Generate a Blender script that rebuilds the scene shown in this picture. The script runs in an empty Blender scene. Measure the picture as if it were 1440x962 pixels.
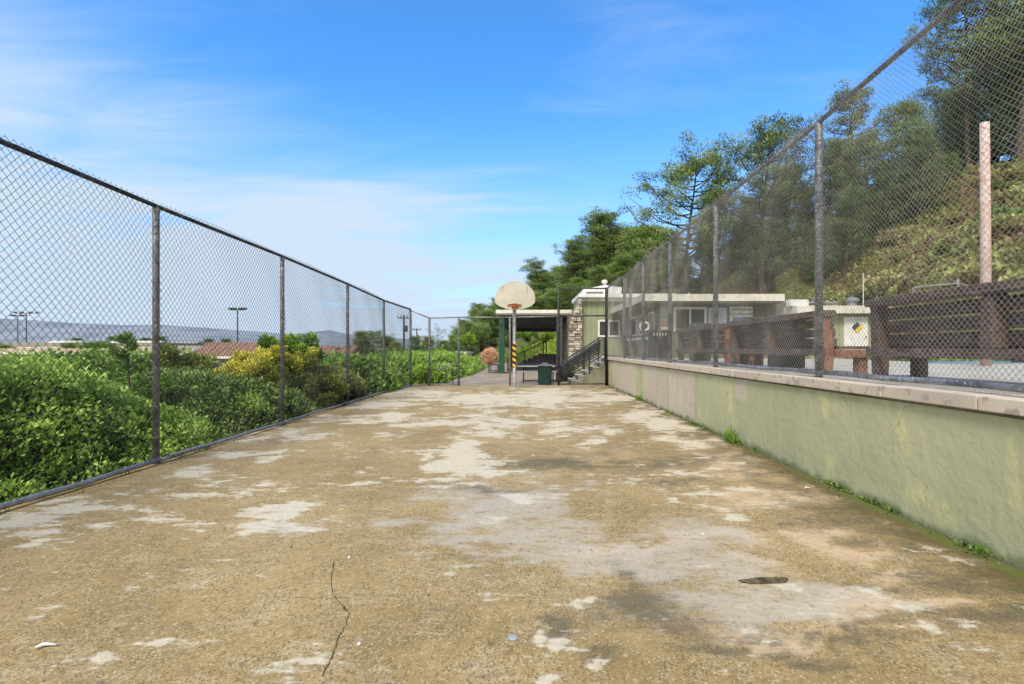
import bpy, math, random
import numpy as np
from mathutils import Vector, Matrix, noise
C = bpy.context.scene
COL = C.collection
R = math.radians
rnd = random.Random(7)
rng = np.random.default_rng(11)
CAMH, F, VX, VY = 1.33, 720.0, 738.0, 490.0
def wx(px, Z): return (px - VX) * Z / F
def wz(py, Z): return CAMH + (VY - py) * Z / F

# ------------------------------------------------------------------ materials
def new_mat(name):
    m = bpy.data.materials.new(name); m.use_nodes = True
    nt = m.node_tree; nt.nodes.clear()
    return m, nt
def N(nt, t, **kw):
    n = nt.nodes.new(t)
    for k, v in kw.items():
        if k.startswith('i_'):
            key = k[2:]
            key = int(key) if key.isdigit() else key.replace('_', ' ')
            n.inputs[key].default_value = v
        else: setattr(n, k, v)
    return n
def L(nt, a, b): nt.links.new(a, b)
def c4(c): return (c[0], c[1], c[2], 1)
def mix(nt, f, a, b, mode='MIX'):
    n = nt.nodes.new('ShaderNodeMix'); n.data_type = 'RGBA'; n.blend_type = mode
    for s, v in ((n.inputs[0], f), (n.inputs[6], a), (n.inputs[7], b)):
        if hasattr(v, 'is_output') or isinstance(v, bpy.types.NodeSocket): L(nt, v, s)
        else: s.default_value = c4(v) if isinstance(v, (tuple, list)) else v
    return n.outputs[2]
def math_n(nt, op, a, b=0.0, clamp=False):
    n = nt.nodes.new('ShaderNodeMath'); n.operation = op; n.use_clamp = clamp
    for s, v in ((n.inputs[0], a), (n.inputs[1], b)):
        if isinstance(v, bpy.types.NodeSocket): L(nt, v, s)
        else: s.default_value = v
    return n.outputs[0]
def ramp(nt, f, lo, hi):
    n = nt.nodes.new('ShaderNodeMapRange'); n.inputs[1].default_value = lo; n.inputs[2].default_value = hi
    n.clamp = True; n.interpolation_type = 'SMOOTHSTEP'
    L(nt, f, n.inputs[0]); return n.outputs[0]
def tex(nt, scale, detail=4, rough=.55, coord='Object', stretch=None):
    tc = N(nt, 'ShaderNodeTexCoord')
    src = tc.outputs[coord]
    if stretch:
        mp = N(nt, 'ShaderNodeMapping'); mp.inputs['Scale'].default_value = stretch
        L(nt, src, mp.inputs[0]); src = mp.outputs[0]
    n = N(nt, 'ShaderNodeTexNoise'); n.inputs['Scale'].default_value = scale
    n.inputs['Detail'].default_value = detail; n.inputs['Roughness'].default_value = rough
    L(nt, src, n.inputs['Vector']); return n.outputs['Fac']
def finish(nt, col, rough=.7, metal=0, bump=None, bstr=.3, bdist=.01, spec=.4):
    b = N(nt, 'ShaderNodeBsdfPrincipled'); o = N(nt, 'ShaderNodeOutputMaterial')
    if isinstance(col, bpy.types.NodeSocket): L(nt, col, b.inputs['Base Color'])
    else: b.inputs['Base Color'].default_value = c4(col)
    if isinstance(rough, bpy.types.NodeSocket): L(nt, rough, b.inputs['Roughness'])
    else: b.inputs['Roughness'].default_value = rough
    b.inputs['Metallic'].default_value = metal
    b.inputs['Specular IOR Level'].default_value = spec
    if bump is not None:
        bn = N(nt, 'ShaderNodeBump'); bn.inputs['Strength'].default_value = bstr; bn.inputs['Distance'].default_value = bdist
        L(nt, bump, bn.inputs['Height']); L(nt, bn.outputs[0], b.inputs['Normal'])
    L(nt, b.outputs[0], o.inputs[0]); return b
def worn(name, a, b, scale=3, rough=.7, metal=0, stretch=None, bstr=.2, spec=.35, lo=.35, hi=.65, c=None, cs=20):
    m, nt = new_mat(name)
    f = tex(nt, scale, 6, .6, stretch=stretch)
    col = mix(nt, ramp(nt, f, lo, hi), a, b)
    f2 = tex(nt, cs, 4, .6, stretch=stretch)
    if c: col = mix(nt, ramp(nt, f2, .56, .66), col, c)
    finish(nt, col, rough, metal, f2, bstr, .005, spec)
    return m
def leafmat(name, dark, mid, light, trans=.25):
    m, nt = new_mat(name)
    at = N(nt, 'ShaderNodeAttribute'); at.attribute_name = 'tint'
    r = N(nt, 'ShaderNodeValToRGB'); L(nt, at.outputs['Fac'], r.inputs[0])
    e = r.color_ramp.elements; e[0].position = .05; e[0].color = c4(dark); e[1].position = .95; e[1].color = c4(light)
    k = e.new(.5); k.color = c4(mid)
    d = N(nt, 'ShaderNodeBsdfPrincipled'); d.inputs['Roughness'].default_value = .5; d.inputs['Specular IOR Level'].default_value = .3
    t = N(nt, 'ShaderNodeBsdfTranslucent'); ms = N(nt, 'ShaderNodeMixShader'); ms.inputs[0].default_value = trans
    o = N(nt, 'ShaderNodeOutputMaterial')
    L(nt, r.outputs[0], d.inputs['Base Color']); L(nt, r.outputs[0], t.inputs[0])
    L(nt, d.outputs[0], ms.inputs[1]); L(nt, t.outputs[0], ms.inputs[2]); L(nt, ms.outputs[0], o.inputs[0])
    return m

M = {}
M['galv_dark'] = worn('galv_dark', (.10, .106, .12), (.26, .27, .29), 9, .5, .3, bstr=.3, c=(.56, .55, .52), cs=45)
M['galv_black'] = worn('galv_black', (.02, .02, .022), (.07, .07, .075), 12, .55, .2, c=(.30, .29, .26), cs=30)
M['galv'] = worn('galv', (.22, .22, .22), (.36, .36, .36), 8, .5, .4, c=(.48, .47, .45), cs=40)
def wire(name, a, b):
    m, nt = new_mat(name); f = tex(nt, 1.3, 3)
    finish(nt, mix(nt, ramp(nt, f, .4, .6), a, b), .5, .3); return m
M['wire_left'] = wire('wire_left', (.03, .03, .033), (.085, .085, .088))
M['wire_right'] = wire('wire_right', (.27, .26, .24), (.44, .43, .40))
M['black'] = worn('black_metal', (.012, .012, .014), (.03, .03, .032), 6, .45, .1)
M['greyblack'] = worn('greyblack_metal', (.05, .05, .055), (.10, .10, .105), 8, .45, .2)
M['green_post'] = worn('green_post', (.012, .065, .045), (.02, .085, .06), 3, .6)
M['cream'] = worn('cream', (.62, .60, .52), (.74, .72, .64), 2, .7, c=(.5, .48, .4), cs=6, bstr=.1)
M['white'] = worn('white_paint', (.66, .66, .63), (.78, .78, .75), 3, .6, c=(.55, .54, .5), cs=9, bstr=.1)
M['glass'] = worn('dark_glass', (.02, .022, .025), (.05, .05, .055), 1.5, .12, spec=.6)
M['redwood'] = worn('redwood', (.062, .043, .036), (.145, .100, .082), 5, .85, stretch=(6, .6, 6), c=(.30, .23, .19), cs=14, bstr=.5)
M['redwood_end'] = worn('redwood_end', (.20, .095, .06), (.32, .17, .11), 6, .85, c=(.10, .05, .035), cs=14)
M['bin_green'] = worn('bin_green', (.014, .045, .038), (.03, .07, .06), 5, .5)
M['grey_lid'] = worn('grey_lid', (.32, .34, .33), (.42, .44, .43), 4, .6)
M['conc'] = worn('step_concrete', (.14, .145, .09), (.26, .25, .18), 2.2, .9, c=(.12, .13, .08), cs=30, bstr=.4)
M['conc_light'] = worn('light_concrete', (.42, .39, .33), (.52, .49, .42), 1.2, .9, c=(.36, .33, .27), cs=5, bstr=.2)
M['conc_dark'] = worn('dark_concrete', (.06, .06, .06), (.11, .11, .105), 2, .9)
M['board'] = worn('backboard_white', (.47, .45, .38), (.56, .54, .46), 2.5, .55, c=(.50, .48, .41), cs=8, bstr=.03)
M['rust'] = worn('rust', (.20, .06, .015), (.42, .14, .03), 14, .7, c=(.08, .03, .015), cs=40)
M['beige_wall'] = worn('beige_wall', (.52, .42, .32), (.60, .50, .40), .3, .8)
M['grey_roof'] = worn('grey_roof', (.28, .25, .21), (.36, .33, .28), .8, .9)
M['town_wall'] = worn('town_wall', (.34, .36, .30), (.42, .43, .37), .5, .9)
M['bark'] = worn('bark', (.05, .038, .03), (.11, .085, .065), 2, .95, stretch=(4, 4, .7), bstr=.6)
M['pole_wood'] = worn('pole_wood', (.09, .08, .07), (.14, .12, .1), 2, .9)
M['pink_pole'] = worn('pink_pole', (.50, .36, .30), (.62, .50, .44), 3, .85, c=(.38, .22, .17), cs=9, bstr=.3)
M['red'] = worn('sign_red', (.55, .09, .07), (.6, .14, .1), 5, .5)
M['sign_green'] = worn('sign_green', (.05, .25, .14), (.08, .3, .18), 5, .5)
M['yellow'] = worn('sign_yellow', (.75, .55, .02), (.8, .6, .04), 5, .5)
M['sign_blue'] = worn('sign_blue', (.03, .05, .12), (.04, .06, .15), 5, .5)
M['poster'] = worn('poster_blue', (.50, .58, .70), (.60, .66, .76), 4, .4)
M['ink'] = worn('ink', (.05, .06, .09), (.08, .09, .12), 5, .7)
M['poolblue'] = worn('pool_blue', (.12, .25, .40), (.20, .36, .50), 1.5, .5)
M['core'] = worn('hedge_core', (.025, .038, .012), (.05, .06, .022), 6, 1, spec=0)
M['litter'] = worn('litter_white', (.70, .70, .70), (.8, .8, .8), 8, .7)

def siding(name, a, b, pitch, axis=0, bumpdark=.55):
    m, nt = new_mat(name)
    tc = N(nt, 'ShaderNodeTexCoord'); sp = N(nt, 'ShaderNodeSeparateXYZ'); L(nt, tc.outputs['Object'], sp.inputs[0])
    s = math_n(nt, 'ADD', sp.outputs[0], sp.outputs[1]) if axis == 0 else sp.outputs[2]
    fr = math_n(nt, 'FRACT', math_n(nt, 'DIVIDE', s, pitch))
    g = math_n(nt, 'LESS_THAN', fr, .08)
    f = tex(nt, 1.2, 5, stretch=(1, 1, .4))
    col = mix(nt, ramp(nt, f, .35, .65), a, b)
    col = mix(nt, math_n(nt, 'MULTIPLY', g, bumpdark), col, (a[0]*.3, a[1]*.3, a[2]*.3))
    finish(nt, col, .8); return m
M['siding'] = siding('green_siding', (.25, .28, .165), (.31, .34, .21), .3)
M['siding_dark'] = siding('dark_green_siding', (.12, .125, .08), (.16, .165, .11), .2)
M['slats'] = siding('black_slats', (.02, .022, .024), (.035, .036, .04), .07)
M['tile'] = None
def tile_mat():
    m, nt = new_mat('brown_tile')
    tc = N(nt, 'ShaderNodeTexCoord'); br = N(nt, 'ShaderNodeTexBrick')
    L(nt, tc.outputs['Object'], br.inputs['Vector'])
    sp = N(nt, 'ShaderNodeSeparateXYZ'); L(nt, tc.outputs['Object'], sp.inputs[0])
    w = math_n(nt, 'FRACT', math_n(nt, 'MULTIPLY', sp.outputs[0], 2.2))
    f = tex(nt, 2.5, 5)
    col = mix(nt, ramp(nt, f, .35, .65), (.20, .115, .075), (.29, .175, .12))
    col = mix(nt, math_n(nt, 'MULTIPLY', math_n(nt, 'LESS_THAN', w, .25), .6), col, (.07, .03, .02))
    finish(nt, col, .9); return m
M['tile'] = tile_mat()
def stripe_mat():
    m, nt = new_mat('hazard_stripes')
    tc = N(nt, 'ShaderNodeTexCoord'); sp = N(nt, 'ShaderNodeSeparateXYZ'); L(nt, tc.outputs['Object'], sp.inputs[0])
    a = math_n(nt, 'ARCTAN2', sp.outputs[1], sp.outputs[0])
    p = math_n(nt, 'FRACT', math_n(nt, 'ADD', math_n(nt, 'DIVIDE', a, 2*math.pi), math_n(nt, 'DIVIDE', sp.outputs[2], .19)))
    f = tex(nt, 14, 4)
    col = mix(nt, math_n(nt, 'GREATER_THAN', p, .5), (.02, .02, .018), (.72, .42, .05))
    col = mix(nt, ramp(nt, f, .62, .72), col, (.25, .2, .12))
    finish(nt, col, .6); return m
M['stripes'] = stripe_mat()
def stone_mat():
    m, nt = new_mat('stone')
    at = N(nt, 'ShaderNodeAttribute'); at.attribute_name = 'tint'
    f = tex(nt, 9, 5)
    col = mix(nt, at.outputs['Fac'], (.20, .17, .13), (.62, .57, .47))
    col = mix(nt, ramp(nt, f, .55, .7), col, (.16, .13, .10))
    finish(nt, col, .95, bump=f, bstr=.6, bdist=.02); return m
M['stone'] = stone_mat()

# foliage
M['ivy'] = leafmat('ivy_leaf', (.02, .045, .01), (.15, .28, .045), (.42, .60, .12))
M['lime_leaf'] = leafmat('lime_leaf', (.05, .11, .012), (.25, .42, .04), (.52, .68, .10))
M['dull_leaf'] = leafmat('dull_leaf', (.025, .05, .012), (.16, .26, .06), (.34, .46, .14))
M['olive_leaf'] = leafmat('olive_leaf', (.05, .065, .014), (.22, .27, .065), (.42, .47, .14))
M['yellow_flower'] = leafmat('yellow_flower', (.14, .19, .02), (.50, .50, .05), (.88, .78, .12), .15)
M['orange_leaf'] = leafmat('orange_leaf', (.45, .22, .12), (.80, .46, .28), (.92, .64, .44), .15)
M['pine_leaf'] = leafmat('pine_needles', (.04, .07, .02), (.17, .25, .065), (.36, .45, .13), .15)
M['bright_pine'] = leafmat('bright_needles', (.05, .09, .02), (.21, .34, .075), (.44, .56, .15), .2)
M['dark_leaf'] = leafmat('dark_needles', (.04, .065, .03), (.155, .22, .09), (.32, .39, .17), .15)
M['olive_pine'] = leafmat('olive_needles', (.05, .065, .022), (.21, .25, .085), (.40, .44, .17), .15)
M['tan_leaf'] = leafmat('tan_leaf', (.10, .09, .04), (.33, .30, .14), (.55, .50, .26), .15)
M['hill_leaf'] = leafmat('hill_leaf', (.22, .12, .07), (.30, .26, .11), (.44, .50, .16), .15)
M['moss'] = leafmat('moss_leaf', (.04, .06, .01), (.12, .22, .03), (.26, .42, .07), .2)

# ------------------------------------------------------------------ object helpers
def tag(o, label=None, cat=None, group=None, kind=None):
    if label: o['label'] = label
    if cat: o['category'] = cat
    if group: o['group'] = group
    if kind: o['kind'] = kind
    return o
def thing(name, label, cat, loc=(0, 0, 0), group=None, rz=0):
    o = bpy.data.objects.new(name, None); COL.objects.link(o); o.location = loc; o.rotation_euler = (0, 0, rz)
    o.empty_display_size = .2
    return tag(o, label, cat, group)
class MB:
    def __init__(s): s.v = []; s.f = []; s.t = []
    def add(s, vs, fs, tint=0.5):
        b = len(s.v); s.v += [tuple(v) for v in vs]; s.f += [tuple(i + b for i in f) for f in fs]; s.t += [tint] * len(vs)
        return s
    def box(s, x0, x1, y0, y1, z0, z1, tint=.5, bev=0):
        vs = [(x, y, z) for z in (z0, z1) for y in (y0, y1) for x in (x0, x1)]
        return s.add(vs, [(0, 2, 3, 1), (4, 5, 7, 6), (0, 1, 5, 4), (2, 6, 7, 3), (0, 4, 6, 2), (1, 3, 7, 5)], tint)
    def beam(s, p0, p1, w, h, tint=.5):
        p0 = Vector(p0); p1 = Vector(p1); d = (p1 - p0).normalized()
        up = Vector((0, 0, 1)) if abs(d.z) < .95 else Vector((0, 1, 0))
        a = d.cross(up).normalized() * w / 2; b = a.cross(d).normalized() * h / 2
        vs = []
        for p in (p0, p1): vs += [p - a - b, p + a - b, p + a + b, p - a + b]
        return s.add(vs, [(3, 2, 1, 0), (4, 5, 6, 7), (0, 1, 5, 4), (1, 2, 6, 5), (2, 3, 7, 6), (3, 0, 4, 7)], tint)
    def tube(s, pts, rad, n=8, cap=True, tint=.5):
        pts = [Vector(p) for p in pts]
        if not hasattr(rad, '__len__'): rad = [rad] * len(pts)
        vs = []; fs = []
        prev = None
        for i, p in enumerate(pts):
            d = (pts[min(i+1, len(pts)-1)] - pts[max(i-1, 0)])
            d = d.normalized() if d.length > 1e-9 else Vector((0, 0, 1))
            if prev is None:
                ref = Vector((0, 0, 1)) if abs(d.z) < .9 else Vector((1, 0, 0))
                a = d.cross(ref).normalized()
            else:
                a = (prev - d * prev.dot(d)).normalized()
            prev = a; b = d.cross(a)
            for k in range(n):
                t = 2 * math.pi * k / n
                vs.append(p + (a * math.cos(t) + b * math.sin(t)) * rad[i])
        for i in range(len(pts) - 1):
            for k in range(n):
                k2 = (k + 1) % n
                fs.append((i*n+k, i*n+k2, (i+1)*n+k2, (i+1)*n+k))
        if cap:
            fs.append(tuple(range(n-1, -1, -1))); fs.append(tuple((len(pts)-1)*n+k for k in range(n)))
        return s.add(vs, fs, tint)
    def torus(s, c, r, t, n=24, m=8, tilt=0, axis='z', tint=.5):
        pts = []
        fs = []
        for i in range(n):
            A = 2*math.pi*i/n
            for j in range(m):
                B = 2*math.pi*j/m
                x = (r + t*math.cos(B))*math.cos(A); y = (r + t*math.cos(B))*math.sin(A); z = t*math.sin(B)
                if axis == 'y': x, y, z = x, z, y
                v = Vector((x, y, z)); v.rotate(Matrix.Rotation(tilt, 3, 'X'))
                pts.append(v + Vector(c))
                fs.append((i*m+j, ((i+1) % n)*m+j, ((i+1) % n)*m+(j+1) % m, i*m+(j+1) % m))
        return s.add(pts, fs, tint)
    def lathe(s, prof, n=24, c=(0, 0, 0), tint=.5):
        vs = []; fs = []
        for r, z in prof:
            for k in range(n):
                t = 2*math.pi*k/n; vs.append((c[0]+r*math.cos(t), c[1]+r*math.sin(t), c[2]+z))
        for i in range(len(prof)-1):
            for k in range(n): fs.append((i*n+k, i*n+(k+1) % n, (i+1)*n+(k+1) % n, (i+1)*n+k))
        fs.append(tuple(range(n-1, -1, -1))); fs.append(tuple((len(prof)-1)*n+k for k in range(n)))
        return s.add(vs, fs, tint)
    def prism(s, poly, ext, tint=.5):
        """poly: list of 3D points (planar), ext: extrusion vector"""
        n = len(poly); e = Vector(ext)
        vs = [Vector(p) for p in poly] + [Vector(p) + e for p in poly]
        fs = [tuple(range(n)), tuple(range(2*n-1, n-1, -1))] + [(i, i+n, (i+1) % n + n, (i+1) % n) for i in range(n)]
        return s.add(vs, fs, tint)
    def build(s, name, mat, parent=None, smooth=False, bevel=0):
        me = bpy.data.meshes.new(name)
        off = Vector((0, 0, 0))
        p = parent
        while p is not None: off += p.location; p = p.parent
        me.from_pydata([(v[0]-off.x, v[1]-off.y, v[2]-off.z) for v in s.v], [], s.f)
        a = me.attributes.new('tint', 'FLOAT', 'POINT'); a.data.foreach_set('value', s.t)
        me.materials.append(mat); me.update()
        import bmesh
        bm = bmesh.new(); bm.from_mesh(me); bmesh.ops.recalc_face_normals(bm, faces=bm.faces)
        if bevel:
            try: bmesh.ops.bevel(bm, geom=list(bm.edges), offset=bevel, segments=2, affect='EDGES', profile=.6)
            except Exception: pass
        bm.to_mesh(me); bm.free()
        if smooth: me.shade_smooth()
        o = bpy.data.objects.new(name, me); COL.objects.link(o); o.parent = parent
        return o
def np_mesh(name, V, Fq, mat, parent=None, tint=None, smooth=False):
    me = bpy.data.meshes.new(name)
    off = np.zeros(3); p = parent
    while p is not None: off += np.array(p.location); p = p.parent
    V = np.asarray(V, dtype=np.float32) - off.astype(np.float32)
    Fq = np.asarray(Fq, dtype=np.int32); k = Fq.shape[1]
    me.vertices.add(len(V)); me.vertices.foreach_set('co', V.ravel())
    me.loops.add(Fq.size); me.loops.foreach_set('vertex_index', Fq.ravel())
    me.polygons.add(len(Fq)); me.polygons.foreach_set('loop_start', np.arange(0, Fq.size, k, dtype=np.int32))
    try: me.polygons.foreach_set('loop_total', np.full(len(Fq), k, dtype=np.int32))
    except Exception: pass
    me.update(calc_edges=True)
    if tint is not None:
        a = me.attributes.new('tint', 'FLOAT', 'POINT'); a.data.foreach_set('value', np.asarray(tint, dtype=np.float32))
    me.materials.append(mat)
    if smooth: me.shade_smooth()
    o = bpy.data.objects.new(name, me); COL.objects.link(o); o.parent = parent
    return o
def copy_tree(o, parent=None):
    c = o.copy(); COL.objects.link(c); c.parent = parent
    for ch in [x for x in bpy.data.objects if x.parent == o]: copy_tree(ch, c)
    return c
def leaves(P, D, size, aspect=.5, tint=None, jit=.6):
    """rhombic folded leaves at P pointing roughly along D"""
    n = len(P)
    U = D + rng.normal(0, jit, (n, 3)); U /= np.linalg.norm(U, axis=1)[:, None] + 1e-9
    Rn = rng.normal(0, 1, (n, 3)); W = np.cross(U, Rn); W /= np.linalg.norm(W, axis=1)[:, None] + 1e-9
    s = size * np.clip(rng.lognormal(-.1, .38, n), .35, 2.2)[:, None] if np.isscalar(size) else size[:, None]
    Nn = np.cross(U, W)
    a = P; b = P + U*s*.45 + W*s*aspect*.5 + Nn*s*.08; c = P + U*s; d = P + U*s*.45 - W*s*aspect*.5 + Nn*s*.08
    V = np.stack([a, b, c, d], 1).reshape(-1, 3)
    Fq = np.arange(4*n).reshape(-1, 4)
    t = np.repeat(tint if tint is not None else rng.uniform(0, 1, n), 4)
    return V, Fq, t
def fnoise(P, scale, seed=0):
    out = np.empty(len(P))
    for i, p in enumerate(P): out[i] = noise.noise(Vector((p[0]*scale+seed*7.3, p[1]*scale+seed*3.1, p[2]*scale-seed*5.7)))
    return out

# ------------------------------------------------------------------ terrain
def sm(a, b, x):
    t = np.clip((x-a)/(b-a), 0, 1); return t*t*(3-2*t)
XB_Y = [-60, 20, 27, 34, 42, 60, 90, 140, 220, 400, 5000]
XB_X = [13.2, 13.2, 14.5, 12, 4, -3, -9, -20, -38, -60, -60]
def terrain(x, y):
    x = np.asarray(x, float); y = np.asarray(y, float)
    left = sm(-4.6, -13, x)
    z = -.06 - 3.0*left*np.where(y > 18, sm(60, 18, y)*.6+.4, 1)
    z = z - 2.0*sm(-20, -120, x)
    xb = np.interp(y, XB_Y, XB_X)
    d = x - xb
    zb = .93*sm(32, 24, y)*sm(2, 3.5, x)
    slope = np.interp(y, [0, 36, 44, 60, 80, 200], [.76, .74, .58, .42, .40, .42])
    h = np.where(d < 17, d*slope, 17*slope + (d-17)*.12)
    h = np.minimum(h, 40)
    rise = np.where(d > 0, h, 0)
    fade = sm(1200, 500, y)
    bump = (np.sin(x*.9+y*.4)*.15+np.sin(x*.37-y*.8)*.2)*np.clip(d/4, 0, 1)
    z = np.where(d > 0, zb + (rise+bump)*fade, z)
    z = z - .02*np.clip(-d, 0, .1)
    return z
def ray_ground(px, py, y0=12, y1=400):
    Y = np.arange(y0, y1, .25); X = (px-VX)*Y/F; Z = CAMH+(VY-py)*Y/F
    g = terrain(X, Y) >= Z
    i = np.argmax(g) if g.any() else len(Y)-1
    return X[i], Y[i], float(terrain(X[i], Y[i]))
def ground_build():
    def axis(lo, hi, fine_lo, fine_hi, step):
        a = list(np.arange(fine_lo, fine_hi, step)); s = step; v = fine_hi
        while v < hi: a.append(v); s *= 1.22; v += s
        a.append(hi); s = step; v = fine_lo; b = []
        while v > lo: s *= 1.22; v -= s; b.append(max(v, lo))
        return np.array(b[::-1]+a)
    xs = axis(-4500, 4500, -24, 45, .5); ys = axis(-60, 9000, -4, 80, .6)
    Xg, Yg = np.meshgrid(xs, ys); Zg = terrain(Xg, Yg)
    V = np.stack([Xg, Yg, Zg], -1).reshape(-1, 3)
    nx, ny = len(xs), len(ys); i = np.arange(nx*ny).reshape(ny, nx)
    Fq = np.stack([i[:-1, :-1], i[:-1, 1:], i[1:, 1:], i[1:, :-1]], -1).reshape(-1, 4)
    lime = np.exp(-((Xg-1)/5)**2-((Yg-44)/8)**2).ravel()
    m, nt = new_mat('ground_cover')
    f = tex(nt, .35, 8, .7); f2 = tex(nt, 2.5, 6, .65)
    at = N(nt, 'ShaderNodeAttribute'); at.attribute_name = 'tint'
    col = mix(nt, ramp(nt, f, .42, .55), (.13, .085, .05), (.09, .12, .035))
    col = mix(nt, ramp(nt, f2, .5, .62), col, (.17, .19, .06))
    col = mix(nt, ramp(nt, f2, .36, .30), col, (.035, .04, .018))
    col = mix(nt, ramp(nt, math_n(nt, 'ADD', at.outputs['Fac'], math_n(nt, 'MULTIPLY', math_n(nt, 'SUBTRACT', f2, .5), .8)), .35, .55), col, (.22, .38, .03))
    finish(nt, col, .95, bump=f2, bstr=.8, bdist=.1, spec=.1)
    tag(np_mesh('ground', V, Fq, m, tint=lime, smooth=True), kind='structure')
ground_build()

# ------------------------------------------------------------------ the concrete court
PALE = [(60,745,95,20),(150,722,100,14),(230,690,60,12),(270,668,70,12),(340,640,80,12),(400,612,70,9),(480,590,60,7),(545,570,50,6),
 (395,730,50,22),(425,712,20,5),(480,678,45,5),(542,662,12,7),(505,664,18,4),(655,645,45,38),(620,682,30,5),(690,600,60,16),(610,597,60,5),(800,603,42,12),
 (690,562,110,9),(775,562,28,14),(560,585,35,5),(900,582,30,14),(930,600,40,13),(975,625,40,9),(1000,690,55,8),(1025,725,28,9),(905,712,22,5),(945,705,16,4),
 (825,848,40,16),(800,885,14,10),(850,905,30,26),(865,940,40,24),(728,950,20,12),(780,552,70,5),(600,552,60,4),(860,560,60,5),(1010,660,30,5),(200,935,40,9),(130,955,30,6),
 (30,775,40,8),(720,700,30,6),(870,610,16,5),(835,622,20,5),(590,640,12,6),(110,700,60,6)]
WET = [(700,710,150,45),(640,745,70,12),(780,760,150,50),(900,790,180,50),(1030,840,200,50),(560,740,60,12),(400,735,55,24),(950,760,100,30)]
TAN = [(1040,650,90,24),(1090,700,120,24),(1180,760,90,22),(1150,700,60,12),(1000,625,60,14),(1250,790,60,14),(1330,840,80,18),(1200,850,120,20),(1100,900,200,20),(960,760,160,12)]
DARK = [(1180,680,80,18),(1260,740,90,18),(1100,650,60,12),(1350,800,120,25),(1000,900,110,22),(930,870,60,40),(880,830,30,40),(1200,810,120,9),(1330,870,120,12),(1220,900,150,8),(830,880,30,30),
 (760,655,120,10),(900,650,120,10),(960,675,70,8),(700,690,70,5),(1420,880,80,25),(870,930,30,30),(660,770,60,6),(1130,930,180,12)]
def blobs(px, py, lst):
    o = np.zeros_like(px)
    for x, y, a, b in lst: o = np.maximum(o, np.exp(-(((px-x)/a)**2+((py-y)/b)**2)*1.0))
    return o
def court():
    step = .05
    xs = np.arange(-4.38, 3.001, step); ys = np.arange(-3, 18.45, step)
    Xg, Yg = np.meshgrid(xs, ys)
    ym = np.maximum(Yg, .6)
    px = VX + Xg*F/ym; py = VY + CAMH*F/ym
    wxn = np.empty(Xg.shape); wyn = np.empty(Xg.shape); wbn = np.empty(Xg.shape)
    for jj in range(Xg.shape[0]):
        for ii in range(Xg.shape[1]):
            q = Vector((Xg[jj, ii]*1.1, Yg[jj, ii]*1.1, 0))
            wxn[jj, ii] = noise.fractal(q, 1, 2, 5); wyn[jj, ii] = noise.fractal(q+Vector((9, 4, 2)), 1, 2, 5); wbn[jj, ii] = noise.fractal(q*.6+Vector((3, 8, 5)), 1, 2, 4)
    ppx = px + wxn*.34*F/ym; ppy = py + wyn*.45*np.minimum(CAMH*F/ym**2, 260)
    V = np.stack([Xg, Yg, 0*Xg], -1).reshape(-1, 3)
    nx, ny = len(xs), len(ys); i = np.arange(nx*ny).reshape(ny, nx)
    Fq = np.stack([i[:-1, :-1], i[:-1, 1:], i[1:, 1:], i[1:, :-1]], -1).reshape(-1, 4)
    m, nt = new_mat('court_concrete')
    def A(n):
        a = N(nt, 'ShaderNodeAttribute'); a.attribute_name = n; return a.outputs['Fac']
    big = tex(nt, .9, 6, .6); med = tex(nt, 3.2, 10, .68); fine = tex(nt, 24, 8, .75); streak = tex(nt, 1.6, 8, .65, stretch=(1, 2.2, 1))
    sp = tex(nt, 75, 4, .7)
    # brown aggregate base
    base = mix(nt, ramp(nt, big, .35, .65), (.30, .21, .082), (.425, .305, .135))
    base = mix(nt, math_n(nt, 'MULTIPLY', ramp(nt, med, .50, .62), .6), base, (.53, .40, .205))
    base = mix(nt, ramp(nt, fine, .55, .68), base, (.55, .42, .22))
    vor = N(nt, 'ShaderNodeTexVoronoi'); vor.inputs['Scale'].default_value = 115
    tc = N(nt, 'ShaderNodeTexCoord'); L(nt, tc.outputs['Object'], vor.inputs['Vector'])
    gate = ramp(nt, med, .36, .52)
    base = mix(nt, math_n(nt, 'MULTIPLY', ramp(nt, vor.outputs['Color'], .76, .88), .55), base, (.64, .55, .38))
    base = mix(nt, math_n(nt, 'MULTIPLY', math_n(nt, 'MULTIPLY', ramp(nt, vor.outputs['Color'], .42, .18), gate), .7), base, (.13, .085, .035))
    wide = tex(nt, 1.7, 12, .74); strk = tex(nt, 5.5, 10, .72, stretch=(.55, 1.9, 1))
    nz = math_n(nt, 'ADD', math_n(nt, 'MULTIPLY', math_n(nt, 'SUBTRACT', wide, .5), 2.6), math_n(nt, 'MULTIPLY', math_n(nt, 'SUBTRACT', strk, .5), 1.9))
    nb = math_n(nt, 'ADD', math_n(nt, 'MULTIPLY', math_n(nt, 'SUBTRACT', med, .5), 2.4), math_n(nt, 'MULTIPLY', math_n(nt, 'SUBTRACT', fine, .5), 1.6))
    def mask(n, lo, hi, k=1.0, q=nz):
        return ramp(nt, math_n(nt, 'ADD', A(n), math_n(nt, 'MULTIPLY', q, k)), lo, hi)
    col = mix(nt, math_n(nt, 'MULTIPLY', mask('tan', .30, .80), .85), base, (.62, .45, .27))
    col = mix(nt, math_n(nt, 'MULTIPLY', mask('wet', .25, .85, 1.1), .72), col, (.52, .455, .34))
    ng = math_n(nt, 'ADD', nb, math_n(nt, 'MULTIPLY', math_n(nt, 'SUBTRACT', strk, .5), 2.4))
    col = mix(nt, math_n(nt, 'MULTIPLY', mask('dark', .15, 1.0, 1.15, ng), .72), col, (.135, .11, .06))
    col = mix(nt, math_n(nt, 'MULTIPLY', mask('dark', .75, 1.2, 1.4, ng), .28), col, (.07, .06, .035))
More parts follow.
